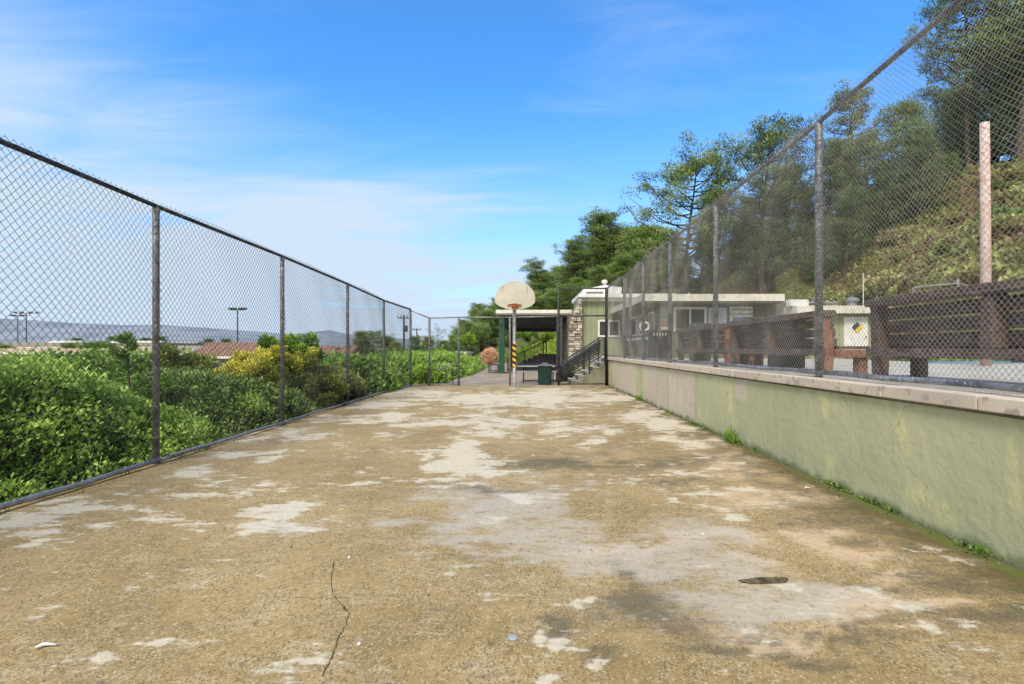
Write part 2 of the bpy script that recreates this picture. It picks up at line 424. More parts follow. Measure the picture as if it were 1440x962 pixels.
    # dirt speckle in the pores
    col = mix(nt, math_n(nt, 'MULTIPLY', ramp(nt, fine, .47, .33), .7), col, (.13, .095, .045))
    pale = mix(nt, ramp(nt, fine, .35, .65), (.58, .50, .35), (.74, .66, .49))
    col = mix(nt, math_n(nt, 'MULTIPLY', mask('pale', .27, .56, 1.25), .82), col, pale)
    col = mix(nt, math_n(nt, 'MULTIPLY', mask('moss', .40, .90, .9, nb), .85), col, (.12, .095, .03))
    col = mix(nt, math_n(nt, 'MULTIPLY', mask('moss', 1.0, 1.35, .7, nb), .6), col, (.11, .15, .02))
    # joints and hairline cracks
    sx = N(nt, 'ShaderNodeSeparateXYZ'); L(nt, tc.outputs['Object'], sx.inputs[0])
    wob = math_n(nt, 'MULTIPLY', math_n(nt, 'SUBTRACT', med, .5), .05)
    fy = math_n(nt, 'FRACT', math_n(nt, 'DIVIDE', math_n(nt, 'ADD', math_n(nt, 'ADD', sx.outputs[1], wob), 7.15), 1.52))
    j = math_n(nt, 'LESS_THAN', math_n(nt, 'ABSOLUTE', math_n(nt, 'SUBTRACT', fy, .5)), .003)
    j = math_n(nt, 'MULTIPLY', j, ramp(nt, streak, .56, .64))
    v2 = N(nt, 'ShaderNodeTexVoronoi'); v2.feature = 'DISTANCE_TO_EDGE'; v2.inputs['Scale'].default_value = .42
    dv = N(nt, 'ShaderNodeVectorMath'); dv.operation = 'ADD'
    nzv = N(nt, 'ShaderNodeTexNoise'); nzv.inputs['Scale'].default_value = 1.5; nzv.inputs['Detail'].default_value = 8
    L(nt, tc.outputs['Object'], nzv.inputs['Vector']); L(nt, tc.outputs['Object'], dv.inputs[0]); L(nt, nzv.outputs['Color'], dv.inputs[1])
    L(nt, dv.outputs[0], v2.inputs['Vector'])
    ck = math_n(nt, 'MULTIPLY', math_n(nt, 'LESS_THAN', v2.outputs['Distance'], .0022), math_n(nt, 'MULTIPLY', ramp(nt, big, .54, .60), .7))
    cj = math_n(nt, 'MAXIMUM', j, ck)
    col = mix(nt, math_n(nt, 'MULTIPLY', cj, .8), col, (.06, .05, .028))
    rough = math_n(nt, 'SUBTRACT', .85, math_n(nt, 'MULTIPLY', mask('wet', .4, 1.0, .6), .36))
    hgt = math_n(nt, 'ADD', math_n(nt, 'ADD', math_n(nt, 'MULTIPLY', fine, .6), vor.outputs['Distance']), math_n(nt, 'ADD', math_n(nt, 'MULTIPLY', cj, -2), math_n(nt, 'MULTIPLY', mask('pale', .34, .48, 1.1), 1.2)))
    finish(nt, col, rough, 0, hgt, .3, .005, .3)
    o = np_mesh('court_floor', V, Fq, m)
    pyr = py.copy()
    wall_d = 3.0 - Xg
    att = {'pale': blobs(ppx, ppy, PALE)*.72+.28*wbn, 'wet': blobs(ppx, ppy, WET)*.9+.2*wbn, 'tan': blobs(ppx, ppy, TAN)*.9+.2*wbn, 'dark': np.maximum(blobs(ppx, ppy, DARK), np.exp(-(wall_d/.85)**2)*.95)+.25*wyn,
           'moss': np.exp(-(wall_d/.17)**2)*.95*(.55+.45*sm(14, 3, Yg)) + np.exp(-(wall_d/.55)**2)*.75*sm(12, 2, Yg)}
    back = Yg < .9
    far = sm(6, 12, Yg)
    att['pale'] = np.where(back, .2, att['pale'] + .10*far)
    for k, v in att.items():
        a = o.data.attributes.new(k, 'FLOAT', 'POINT'); a.data.foreach_set('value', v.ravel().astype(np.float32))
    tag(o, kind='structure')
    # slab edge
    # main crack with moss
    cpx = [(470,790),(466,815),(468,835),(480,850),(490,862),(486,880),(478,895),(470,915),(462,935),(452,958)]
    def gp(p): Y = CAMH*F/(p[1]-VY); return Vector(((p[0]-VX)*Y/F, Y, .004))
    P = [gp(p) for p in cpx]; PP = []
    for a, b in zip(P[:-1], P[1:]):
        for k in range(4):
            t = k/4; q = a.lerp(b, t); q.x += rnd.uniform(-.006, .006); PP.append(q)
    def strip(ws, mat, nm):
        mb = MB(); vs = []
        for q, w in zip(PP, ws): vs += [(q.x-w/2, q.y, q.z), (q.x+w/2, q.y, q.z)]
        mb.add(vs, [(2*k, 2*k+1, 2*k+3, 2*k+2) for k in range(len(PP)-1)])
        ob = mb.build(nm, mat, o); return ob
    ws = [.0025+.006*abs(noise.noise(q*9)) + (.008 if 12 < k < 16 else 0) for k, q in enumerate(PP)]
    strip(ws, worn('crack_dirt', (.05, .04, .02), (.09, .085, .03), 12, 1, c=(.13, .2, .02), cs=18), 'crack')
    # puddle
    pc = gp((1075, 817)); mb = MB()
    n = 40; rim = []
    for k in range(n):
        t = 2*math.pi*k/n; r = 1+.28*noise.noise(Vector((math.cos(t)*1.7, math.sin(t)*1.7, 3)))
        rim.append((pc.x+.15*r*math.cos(t)-.02*math.sin(t), pc.y+.035*r*math.sin(t)+.02*math.cos(t), .0045))
    mb.add([(pc.x, pc.y, .0045)]+rim, [(0, 1+k, 1+(k+1) % n) for k in range(n)])
    m2, nt2 = new_mat('puddle_water'); fz = tex(nt2, 18, 5)
    finish(nt2, mix(nt2, ramp(nt2, fz, .42, .6), (.07, .045, .014), (.17, .12, .055)), .18, spec=.5)
    tag(mb.build('puddle', m2), kind='structure')
    return gp
gp = court()
# far paving behind the court, and terrace
mb = MB(); mb.box(-3.0, 3.0, 18.454, 46, -.3, -.004); 
tag(mb.build('path', worn('paving', (.30, .24, .17), (.42, .34, .25), 1.2, .9, c=(.22, .18, .12), cs=4)), kind='structure')
mb = MB(); mb.box(3.28, 14.2, -6, 27, -.3, .95)
tag(mb.build('pool_deck', M['conc_light']), kind='structure')

# ------------------------------------------------------------------ retaining wall
def retaining():
    t = thing('retaining_wall', 'low sage green stucco retaining wall with pink-beige coping along the right of the court', 'wall', (3.1, 7, 0))
    ys = np.arange(-4, 18.5, .06); zs = np.arange(-.06, .935, .06)
    Yg, Zg = np.meshgrid(ys, zs)
    Xg = 3.0 + .004*np.sin(Yg*2.1)+0*Zg
    V = np.stack([Xg, Yg, Zg], -1).reshape(-1, 3)
    nx, ny = len(ys), len(zs); i = np.arange(nx*ny).reshape(ny, nx)
    Fq = np.stack([i[:-1, :-1], i[1:, :-1], i[1:, 1:], i[:-1, 1:]], -1).reshape(-1, 4)
    pxs = VX + 3.0*F/np.maximum(Yg, .5)
    pink = np.zeros_like(Yg)
    for a, b in ((861, 893), (904, 938), (941, 976)): pink = np.maximum(pink, ((pxs > a) & (pxs < b)).astype(float))
    pink = np.maximum(pink, (((pxs > 1034) & (pxs < 1050)) & (Zg > .62)).astype(float))
    m, nt = new_mat('stucco')
    at = N(nt, 'ShaderNodeAttribute'); at.attribute_name = 'tint'
    f = tex(nt, 1.1, 6, .6, stretch=(1, 1, .55)); f2 = tex(nt, 3.5, 6, .6, stretch=(1, 1, .5)); g = tex(nt, 40, 6, .7); lump = tex(nt, 9, 5, .6)
    st = tex(nt, 5, 5, .6, stretch=(1, 1, .06))
    col = mix(nt, ramp(nt, f, .35, .65), (.43, .43, .25), (.50, .49, .29))
    col = mix(nt, math_n(nt, 'MULTIPLY', ramp(nt, f2, .54, .68), .75), col, (.64, .60, .29))
    col = mix(nt, math_n(nt, 'MULTIPLY', ramp(nt, st, .60, .75), .35), col, (.30, .31, .15))
    col = mix(nt, math_n(nt, 'MULTIPLY', ramp(nt, st, .36, .26), .35), col, (.46, .44, .34))
    col = mix(nt, ramp(nt, lump, .26, .22), col, (.17, .18, .11))
    pk = mix(nt, ramp(nt, f2, .35, .65), (.55, .47, .35), (.62, .53, .40))
    col = mix(nt, math_n(nt, 'MULTIPLY', at.outputs['Fac'], .9), col, pk)
    tc = N(nt, 'ShaderNodeTexCoord'); sx = N(nt, 'ShaderNodeSeparateXYZ'); L(nt, tc.outputs['Object'], sx.inputs[0])
    zz = math_n(nt, 'ADD', sx.outputs[2], math_n(nt, 'MULTIPLY', math_n(nt, 'SUBTRACT', f2, .5), .25))
    col = mix(nt, math_n(nt, 'MULTIPLY', ramp(nt, zz, .09, .0), .7), col, (.13, .16, .06))
    b = math_n(nt, 'ADD', math_n(nt, 'MULTIPLY', g, .35), math_n(nt, 'MULTIPLY', ramp(nt, lump, .3, .75), 1.2))
    vc = N(nt, 'ShaderNodeTexVoronoi'); vc.feature = 'DISTANCE_TO_EDGE'; vc.inputs['Scale'].default_value = .8
    wn = N(nt, 'ShaderNodeTexNoise'); wn.inputs['Scale'].default_value = 2.5; wn.inputs['Detail'].default_value = 8; L(nt, tc.outputs['Object'], wn.inputs['Vector'])
    va = N(nt, 'ShaderNodeVectorMath'); va.operation = 'ADD'; L(nt, tc.outputs['Object'], va.inputs[0]); L(nt, wn.outputs['Color'], va.inputs[1]); L(nt, va.outputs[0], vc.inputs['Vector'])
    ckk = math_n(nt, 'MULTIPLY', math_n(nt, 'LESS_THAN', vc.outputs['Distance'], .0035), ramp(nt, f, .5, .56))
    col = mix(nt, math_n(nt, 'MULTIPLY', ckk, .6), col, (.16, .16, .09))
    chip = ramp(nt, tex(nt, 16, 3, .6), .71, .74)
    col = mix(nt, chip, col, (.62, .60, .50))
    top = ramp(nt, math_n(nt, 'ADD', sx.outputs[2], math_n(nt, 'MULTIPLY', math_n(nt, 'SUBTRACT', st, .5), .5)), .80, .98)
    col = mix(nt, math_n(nt, 'MULTIPLY', top, .35), col, (.24, .24, .13))
    finish(nt, col, .85, 0, b, .3, .010, .3)
    np_mesh('stucco_face', V, Fq, m, t, tint=pink.ravel())
    mb = MB(); mb.box(3.01, 3.27, -4, 18.44, -.06, .92); mb.build('wall_core', M['conc'], t)
    y = -4.0; 
    seg = [-4, -1.2, 1.6, 3.35, 4.25, 4.85, 7.3, 9.7, 12.1, 14.5, 16.6, 18.45]
    mc = worn('coping_paint', (.56, .47, .36), (.66, .56, .43), 1.6, .8, c=(.42, .35, .27), cs=9, bstr=.3)
    for a, b in zip(seg[:-1], seg[1:]):
        mb = MB(); dz = rnd.uniform(-.004, .004)
        mb.box(2.955+rnd.uniform(0, .006), 3.31, a+.005, b-.005, .925, 1.02+dz)
        mb.build('coping_stone', mc, t, bevel=.008)
retaining()

# ------------------------------------------------------------------ chain link
def link_panel(name, mat, parent, p0, p1, z0a, z0b, z1a, z1b, dx, dz, r, inward, barbs=True):
    """woven wire panel from p0 to p1 (xy); r wire radius; inward = unit xy normal"""
    p0 = np.array(p0, float); p1 = np.array(p1, float); Ln = np.linalg.norm(p1-p0); d = (p1-p0)/Ln
    nw = int(Ln/(dx/2)); hx = Ln/nw
    nm = np.array(inward, float)
    allV = []; allF = []; base = 0
    A = np.array([0, 2*np.pi/3, 4*np.pi/3])
    for k in range(nw):
        s = (k+.5)/nw
        za = z0a+(z0b-z0a)*s; zt = z1a+(z1b-z1a)*s
        ns = max(2, int((zt-za)/(dz/2)))
        zz = za + (zt-za)*np.arange(ns+1)/ns
        par = (np.arange(ns+1)+k) % 2
        u = (k + par)*hx
        # gentle sag so it does not look drawn with a ruler
        w = .018*np.sin(u*1.7+zz*2.1)+.008*np.sin(u*5+zz*3.3)+.02*np.sin(u*2.9)*np.exp(-(zz-z0a)*5) + np.where(par == 1, r, -r)*.9
        du = .006*np.sin(zz*4+u*2)
        c = np.stack([p0[0]+d[0]*(u+du)+nm[0]*w, p0[1]+d[1]*(u+du)+nm[1]*w, zz], 1)
        # rings of 3 verts, horizontal offset frame
        ring = np.empty((ns+1, 3, 3))
        for j, a in enumerate(A):
            ring[:, j, :] = c + r*1.15*(np.cos(a)*np.array([d[0], d[1], 0]) + np.sin(a)*np.array([nm[0], nm[1], 0]))
        # knuckle: bend of wire at bends gives slightly thicker node
        V = ring.reshape(-1, 3); n = ns+1
        i = np.arange(n-1)[:, None]*3; j = np.arange(3)[None, :]; j2 = (j+1) % 3
        Fq = np.stack([i+j, i+j2, i+3+j2, i+3+j], -1).reshape(-1, 4) + base
        allV.append(V); allF.append(Fq); base += len(V)
    return np_mesh(name, np.concatenate(allV), np.concatenate(allF), mat, parent)
def post(mb, x, y, z0, z1, r):
    mb.tube([(x, y, z0), (x, y, z1-.03), (x, y, z1)], [r, r, r*.6], 14)
    zt = z0+.35
    while zt < z1-.1:   # tie wires twisted round the post
        mb.torus((x, y, zt), r+.003, .003, 12, 4, tilt=R(rnd.uniform(-9, 9))); zt += rnd.uniform(.3, .45)

def left_fence():
    t = thing('chain_link_fence', 'tall chain link fence with dark weathered posts along the left edge of the court', 'fence', (-4.2, 9, 0))
    P = [(-4.27, 2.9, 3.06), (-4.22, 5.9, 2.97), (-4.21, 8.95, 2.94), (-4.21, 12.25, 2.87), (-4.21, 15.4, 2.77), (-4.0, 18.05, 2.7)]
    P = [(-4.27, -.2, 3.06)] + P
    for x, y, z in P:
        mb = MB(); post(mb, x-.03, y, -.05, z, .036); mb.build('post', M['galv_dark'], t, smooth=True)
        mb = MB(); mb.tube([(x-.03, y, z-.07), (x-.03, y, z-.03)], .042, 12); mb.build('post_cap', M['galv'], t)
    for a, b in zip(P[:-1], P[1:]):
        mb = MB(); mb.tube([(a[0]-.03, a[1], a[2]), (b[0]-.03, b[1], b[2])], .024, 10); mb.build('top_rail', M['galv_black'], t, smooth=True)
        mb = MB()
        pts = [(a[0]+(b[0]-a[0])*k/6+.01, a[1]+(b[1]-a[1])*k/6, .045+.008*math.sin(k*2+a[1])) for k in range(7)]
        mb.tube(pts, .026, 10); mb.build('bottom_rail', M['galv'], t, smooth=True)
        link_panel('chain_link_mesh', M['wire_left'], t, (a[0]+.015, a[1]), (b[0]+.015, b[1]), .02, .02, a[2]+.04, b[2]+.04, .074, .084, .0024, (1, 0))
left_fence()
def back_fence():
    t = thing('chain_link_fence', 'low chain link fence and gate frame across the far end of the court', 'fence', (-1, 18.2, 0))
    P = [(-3.39, 18.2, 2.43), (-2.35, 18.25, 2.46), (-.53, 18.3, 2.46), (1.21, 18.3, 2.5)]
    for k, (x, y, z) in enumerate(P[:3]):
        mb = MB(); post(mb, x, y, -.05, z, .038); mb.build('post', M['galv'] if k == 2 else M['galv_dark'], t, smooth=True)
    Q = [(-4.0, 18.05, 2.68)]+P
    for a, b in zip(Q[:-1], Q[1:]):
        mb = MB(); mb.tube([(a[0], a[1], a[2]-.02), (b[0], b[1], b[2]-.02)], .022, 8); mb.build('top_rail', M['galv'], t, smooth=True)
        if a[0] < -3:
            mb = MB(); mb.tube([(a[0], a[1], .05), (b[0], b[1], .05)], .024, 8); mb.build('bottom_rail', M['galv'], t, smooth=True)
        link_panel('chain_link_mesh', M['wire_left'], t, (a[0], a[1]-.05), (b[0], b[1]-.05), .05, .05, a[2], b[2], .074, .084, .0017, (0, -1))
    g = thing('fence_panel', 'tall black framed chain link panel beside the stair at the far end', 'fence', (2.05, 18.3, 0))
    for x in (1.21, 2.93):
        mb = MB(); post(mb, x, 18.35, 0, 3.52, .045 if x < 2 else .055); mb.build('post', M['black'] if x > 2 else M['galv_black'], g, smooth=True)
    for z in (3.48, 2.5):
        mb = MB(); mb.tube([(1.21, 18.35, z), (2.93, 18.35, z)], .025, 8); mb.build('rail', M['galv_black'], g, smooth=True)
    mb = MB(); mb.tube([(1.21, 18.35, .06), (2.93, 18.35, .06)], .022, 8); mb.build('rail', M['galv_black'], g, smooth=True)
    link_panel('chain_link_mesh', M['wire_left'], g, (1.23, 18.31), (2.91, 18.31), 2.5, 2.5, 3.47, 3.47, .074, .084, .0017, (0, -1))
back_fence()
def right_fence():
    t = thing('chain_link_fence', 'very tall fine-mesh chain link fence standing on the retaining wall', 'fence', (3.15, 9, 1.02))
    P = [(3.17, -.6, 4.02), (3.17, 2.5, 3.93), (3.16, 5.5, 3.76), (3.15, 8.45, 3.70), (3.15, 11.1, 3.66), (3.15, 13.6, 3.62), (3.15, 16.2, 3.6), (3.0, 18.36, 3.52)]
    for x, y, z in P[:-1]:
        mb = MB(); post(mb, x, y, 1.02, z, .04); mb.build('post', M['galv_dark'], t, smooth=True)
    for a, b in zip(P[:-1], P[1:]):
        mb = MB(); mb.tube([(a[0], a[1], a[2]), (b[0], b[1], b[2])], .026, 10); mb.build('top_rail', M['galv_dark'], t, smooth=True)
        pts = [(a[0]+(b[0]-a[0])*k/6-.02, a[1]+(b[1]-a[1])*k/6, 1.075+.006*math.sin(k*2.2+a[1])) for k in range(7)]
        mb = MB(); mb.tube(pts, .025, 10); mb.build('bottom_rail', M['galv_dark'], t, smooth=True)
        link_panel('chain_link_mesh', M['wire_right'], t, (a[0]-.05, a[1]), (b[0]-.05, b[1]), 1.035, 1.035, a[2]+.06, b[2]+.06, .048, .050, .0017, (-1, 0))
right_fence()

# ------------------------------------------------------------------ basketball hoop
def hoop():
    X = -.345; Y = 17.0
    t = thing('basketball_hoop', 'basketball hoop with white fan backboard on a grey pole', 'basketball hoop', (X, Y, 0))
    mb = MB(); mb.tube([(X, Y, 0), (X, Y, .0), (X, Y, 2.62), (X, Y-.03, 2.9), (X, Y-.03, 3.1)], .058, 18); mb.build('pole', M['galv'], t, smooth=True)
    mb = MB(); mb.lathe([(.11, 0), (.11, .012), (.07, .016)], 20, (X, Y, 0)); mb.build('base_flange', M['conc_light'], t)
    e = thing('x', None, None); bpy.data.objects.remove(e)
    mb = MB(); mb.lathe([(.064, .0), (.064, .82)], 24, (X, Y, .70)); s = mb.build('hazard_sleeve', M['stripes'], t, smooth=False)
    # backboard
    prof = [(0, 20), (6, 19.6), (12, 17.8), (18, 14.2), (23, 9.5), (26.3, 4.5), (28, -1), (28.2, -7), (27.3, -10.5), (23, -14.5), (15, -17.8), (7, -20)]
    k = .0237; cx = X+.02; cz = 3.08; by = Y-.14
    poly = [(cx+a*k, by, cz+b*k) for a, b in prof] + [(cx-a*k, by, cz+b*k) for a, b in prof[:0:-1]]
    mb = MB(); mb.prism(poly, (0, .03, 0)); bd = mb.build('backboard', M['board'], t, bevel=.004)
    for q in (-1, 1):
        mb = MB(); mb.box(cx+q*.40-.006, cx+q*.40+.006, by-.004, by-.001, cz+.1, cz+.26); mb.build('rust_streak', M['rust'], bd)
        mb = MB(); mb.tube([(cx+q*.40, by-.012, cz+.26), (cx+q*.40, by, cz+.26)], .014, 8); mb.build('bolt', M['rust'], bd)
    rim = MB(); rz = 2.76
    rim.torus((cx, by-.38, rz-.03), .23, .011, 32, 8, tilt=R(9)); rim.torus((cx, by-.38, rz-.075), .225, .009, 32, 8, tilt=R(9))
    rim.build('rim', M['rust'], t, smooth=True)
    mb = MB(); mb.box(cx-.1, cx+.1, by-.012, by-.001, rz-.12, rz+.05); mb.beam((cx-.08, by-.01, rz), (cx-.16, by-.22, rz-.02), .03, .02); mb.beam((cx+.08, by-.01, rz), (cx+.16, by-.22, rz-.02), .03, .02)
    mb.beam((cx-.03, by-.01, rz-.1), (cx-.08, by-.2, rz-.04), .02, .02); mb.beam((cx+.03, by-.01, rz-.1), (cx+.08, by-.2, rz-.04), .02, .02)
    mb.build('rim_bracket', M['rust'], t)
    for i in range(12):
        a = 2*math.pi*i/12
        x = cx+.225*math.cos(a); y = by-.38+.225*math.sin(a)
        mb = MB(); mb.tube([(x, y, rz-.08), (x*.97+cx*.03, y, rz-.10-.03*rnd.random())], .006, 5); mb.build('net_hook', M['rust'], t)
    for i in (0, 5, 7):
        a = 2*math.pi*i/12; x = cx+.225*math.cos(a); y = by-.38+.225*math.sin(a)
        mb = MB(); mb.tube([(x, y, rz-.1), (x+.01, y, rz-.2), (x-.005, y, rz-.28)], .003, 4); mb.build('net_cord', M['litter'], t)
    mb = MB()
    for q in (-1, 1):
        mb.tube([(X+q*.05, Y, 2.9), (X+q*.3, by+.03, 3.25)], .015, 6); mb.tube([(X+q*.05, Y, 2.6), (X+q*.25, by+.03, 2.8)], .015, 6)
    mb.build('brace', M['galv'], t)
    return
hoop()

# ------------------------------------------------------------------ stairs, rails
def stairs():
    t = thing('concrete_stairs', 'short mossy concrete stair climbing right to the pool deck', 'stairs', (2.3, 19, 0))
    mb = MB(); x0 = 1.68; run = .262; rise = .158; n = 6
    poly = [(3.0, 18.62, -.02), (x0, 18.62, -.02)]
    for i in range(n):
        poly += [(x0+i*run, 18.62, (i+1)*rise), (x0+(i+1)*run if i < n-1 else 3.27, 18.62, (i+1)*rise)]
    poly[0] = (3.27, 18.62, -.02)
    mb.prism(poly, (0, 1.5, 0)); mb.build('steps', M['conc'], t)
    for i in range(n-1):
        mb = MB(); mb.box(x0+i*run-.012, x0+(i+1)*run-.002, 18.61, 20.11, (i+1)*rise+.002, (i+1)*rise+.02); mb.build('tread', M['conc_light'], t)
    for yy, lab in ((18.56, 'black steel handrail on the near side of the concrete stair'), (20.2, 'black steel handrail on the far side of the concrete stair')):
        h = thing('handrail', lab, 'railing', (2.1, yy, 0))
        sl = rise/run; xa = 1.25; xb = 2.98
        def zl(x): return .66+(x-xa)*sl*1.06
        mb = MB(); mb.beam((xa-.05, yy, zl(xa-.05)), (xb, yy, zl(xb)), .06, .055); mb.build('top_rail', M['greyblack'], h)
        for k in range(1, 7):
            off = .095*k; a = xa
            while zl(a)-off < .05: a += .02
            mb = MB(); mb.beam((a, yy, zl(a)-off), (xb, yy, zl(xb)-off), .034, .036); mb.build('bar', M['black'], h)
        for x in (xa, 2.34, 2.9):
            zb = max(0, int((x-x0)/run+1)*rise) if x > x0 else 0
            mb = MB(); mb.beam((x, yy, zb), (x, yy, zl(x)), .045, .045); mb.build('post', M['black'], h)
    # far stair
    t = thing('concrete_stairs', 'far dark-sided stair with pale treads behind the picnic table', 'stairs', (.5, 30, 0))
    poly = [(2.4, 30, -.05), (-1.0, 30, -.05)]; n = 7
    for i in range(n): poly += [(-1.0+i*.3, 30, (i+1)*.143), (-1.0+(i+1)*.3 if i < n-1 else 2.4, 30, (i+1)*.143)]
    mb = MB(); mb.prism(poly, (0, 1.4, 0)); mb.build('steps', M['conc_dark'], t)
    for i in range(n-1):
        mb = MB(); mb.box(-1.02+i*.3, -.7+i*.3-.002, 29.99, 31.41, (i+1)*.143+.002, (i+1)*.143+.04); mb.build('tread', M['conc_light'], t)
    h = thing('handrail', 'dark railing with horizontal bars on the far stair and its landing', 'railing', (.5, 29.95, 0))
    for k in range(7):
        o = .1*k
        mb = MB(); mb.beam((-1, 29.93, .72-o+.0), (1.1, 29.93, 1.72-o), .045 if k else .07, .045 if k else .06); mb.build('bar', M['black'], h)
        mb = MB(); mb.beam((1.1, 29.93, 1.72-o), (2.35, 29.93, 1.72-o), .02 if k else .05, .02 if k else .04); mb.build('bar', M['black'], h)
    for x, z in ((-1, .72), (.0, 1.2), (1.1, 1.74), (1.25, 1.74), (2.3, 1.74)):
        mb = MB(); mb.beam((x, 29.93, max(0, z-.8)), (x, 29.93, z), .06, .06); mb.build('post', M['black'], h)
stairs()

def pavilion():
    t = thing('pavilion', 'open pavilion with cream-edged flat roof on dark green posts behind the hoop', 'shelter', (.5, 30, 0))
    mb = MB(); mb.box(-1.5, 2.5, 27, 38, 3.10, 3.30); mb.build('roof', M['cream'], t, bevel=.01)
    mb = MB(); mb.box(-1.53, 2.5, 26.93, 26.997, 3.17, 3.36); mb.build('gutter', M['cream'], t, bevel=.02)
    for k in range(8):
        y = 27.25+k*1.45; z0 = 2.80-.0*k
        mb = MB(); mb.box(-1.4, 2.4, y, y+.14, z0 if k else 2.96, 3.097); mb.build('beam', M['greyblack'], t)
    for x in (-1.3, 2.2):
        mb = MB(); mb.box(x, x+.12, 27.1, 38, 2.55, 2.795); mb.build('side_beam', M['greyblack'], t)
    mb = MB(); mb.box(-1.4, 2.4, 37.6, 37.75, 2.55, 3.09); mb.build('end_panel', M['black'], t)
    mb = MB(); mb.box(-1.38, -1.08, 27.15, 27.45, 0, 3.09); mb.build('post', M['green_post'], t, bevel=.01)
    mb = MB(); mb.box(-1.05, -.82, 33.5, 33.75, 0, 2.79); mb.build('post', M['black'], t, bevel=.01)
    mb = MB(); mb.box(1.68, 2.0, 27.1, 27.4, 0, 3.09); mb.build('post', M['greyblack'], t, bevel=.01)
    mb = MB(); mb.box(-1.05, -.82, 37.2, 37.4, 0, 2.79); mb.build('post', M['black'], t, bevel=.01)
pavilion()

def window(parent, x0, x1, z0, z1, y, fr=.09, mull=True):
    f = MB(); p = .05
    f.box(x0, x1, y-p, y, z1-fr, z1); f.box(x0, x1, y-p, y, z0, z0+fr); f.box(x0, x0+fr, y-p, y, z0+fr, z1-fr); f.box(x1-fr, x1, y-p, y, z0+fr, z1-fr)
    if mull: xm = (x0+x1)/2; f.box(xm-fr*.35, xm+fr*.35, y-p, y, z0+fr, z1-fr)
    w = f.build('window', M['white'], parent)
    g = MB(); g.box(x0+fr, x1-fr, y-.02, y-.003, z0+fr, z1-fr); g.build('pane', M['glass'], w)
    return w

def clubhouse():
    t = thing('clubhouse', 'sage green board-sided building with a rough stone end wall and white roof edge', 'building', (4, 27, 0))
    mb = MB(); mb.box(2.85, 7.4, 26.1, 29.5, 0, 3.9); mb.build('wall', M['siding'], t)
    mb = MB(); mb.box(2.70, 7.6, 25.7, 29.4, 3.9, 4.08); mb.build('roof', M['white'], t, bevel=.01)
    mb = MB(); mb.box(2.85, 7.4, 26.02, 26.097, 3.72, 3.897); mb.build('trim', M['cream'], t)
    sk = MB(); sk.prism([(3.12, 27.5, 4.083), (5.2, 27.5, 4.083), (5.2, 27.5, 4.62), (4.3, 27.5, 4.74), (3.12, 27.5, 4.5)], (0, 1.5, 0)); so_ = sk.build('skylight_housing', M['white'], t)
    mb = MB(); mb.box(3.3, 4.2, 27.47, 27.497, 4.14, 4.36); mb.build('skylight_pane', M['siding_dark'], so_)
    mb = MB(); mb.lathe([(.07, 0), (.07, .18), (.15, .22), (.17, .32), (.1, .40)], 14, (4.35, 27.9, 4.66)); mb.build('roof_vent', M['white'], t)
    window(t, 3.72, 4.85, 1.91, 2.78, 26.097, .09)
    mb = MB()
    z = 0.0
    while z < 3.85:
        h = rnd.uniform(.09, .2); x = 2.24
        if z > 2.4: x = 2.24+ (z-2.4)*.36
        while x < 2.86:
            w = rnd.uniform(.14, .34); x1 = min(x+w, 2.9)
            mb.box(x+.01, x1-.01, 25.82-rnd.uniform(0, .12), 26.6, z+.008, z+h-.008, tint=rnd.uniform(0.05, 1)); x = x1
        z += h
    mb.build('stone_wall', M['stone'], t, bevel=.015)
    mb = MB(); mb.box(2.26, 2.84, 26.0, 32, 0, 3.1); mb.build('side_wall', worn('brown_wall', (.16, .14, .1), (.24, .21, .15), 2, .9), t)
clubhouse()

def text_mesh(s, size, loc, mat, parent, name='lettering'):
    cu = bpy.data.curves.new(name, 'FONT'); cu.body = s; cu.size = size; cu.align_x = 'CENTER'; cu.extrude = .001; cu.space_character = 1.05; cu.offset = size*.02
    o = bpy.data.objects.new(name+'_tmp', cu); COL.objects.link(o)
    dg = bpy.context.evaluated_depsgraph_get(); me = bpy.data.meshes.new_from_object(o.evaluated_get(dg))
    bpy.data.objects.remove(o)
    me.transform(Matrix.Rotation(R(90), 4, 'X'))
    off = Vector((0, 0, 0)); p = parent
    while p is not None: off += p.location; p = p.parent
    me.transform(Matrix.Translation(Vector(loc)-off)); me.materials.clear(); me.materials.append(mat)
    o = bpy.data.objects.new(name, me); COL.objects.link(o); o.parent = parent
    return o

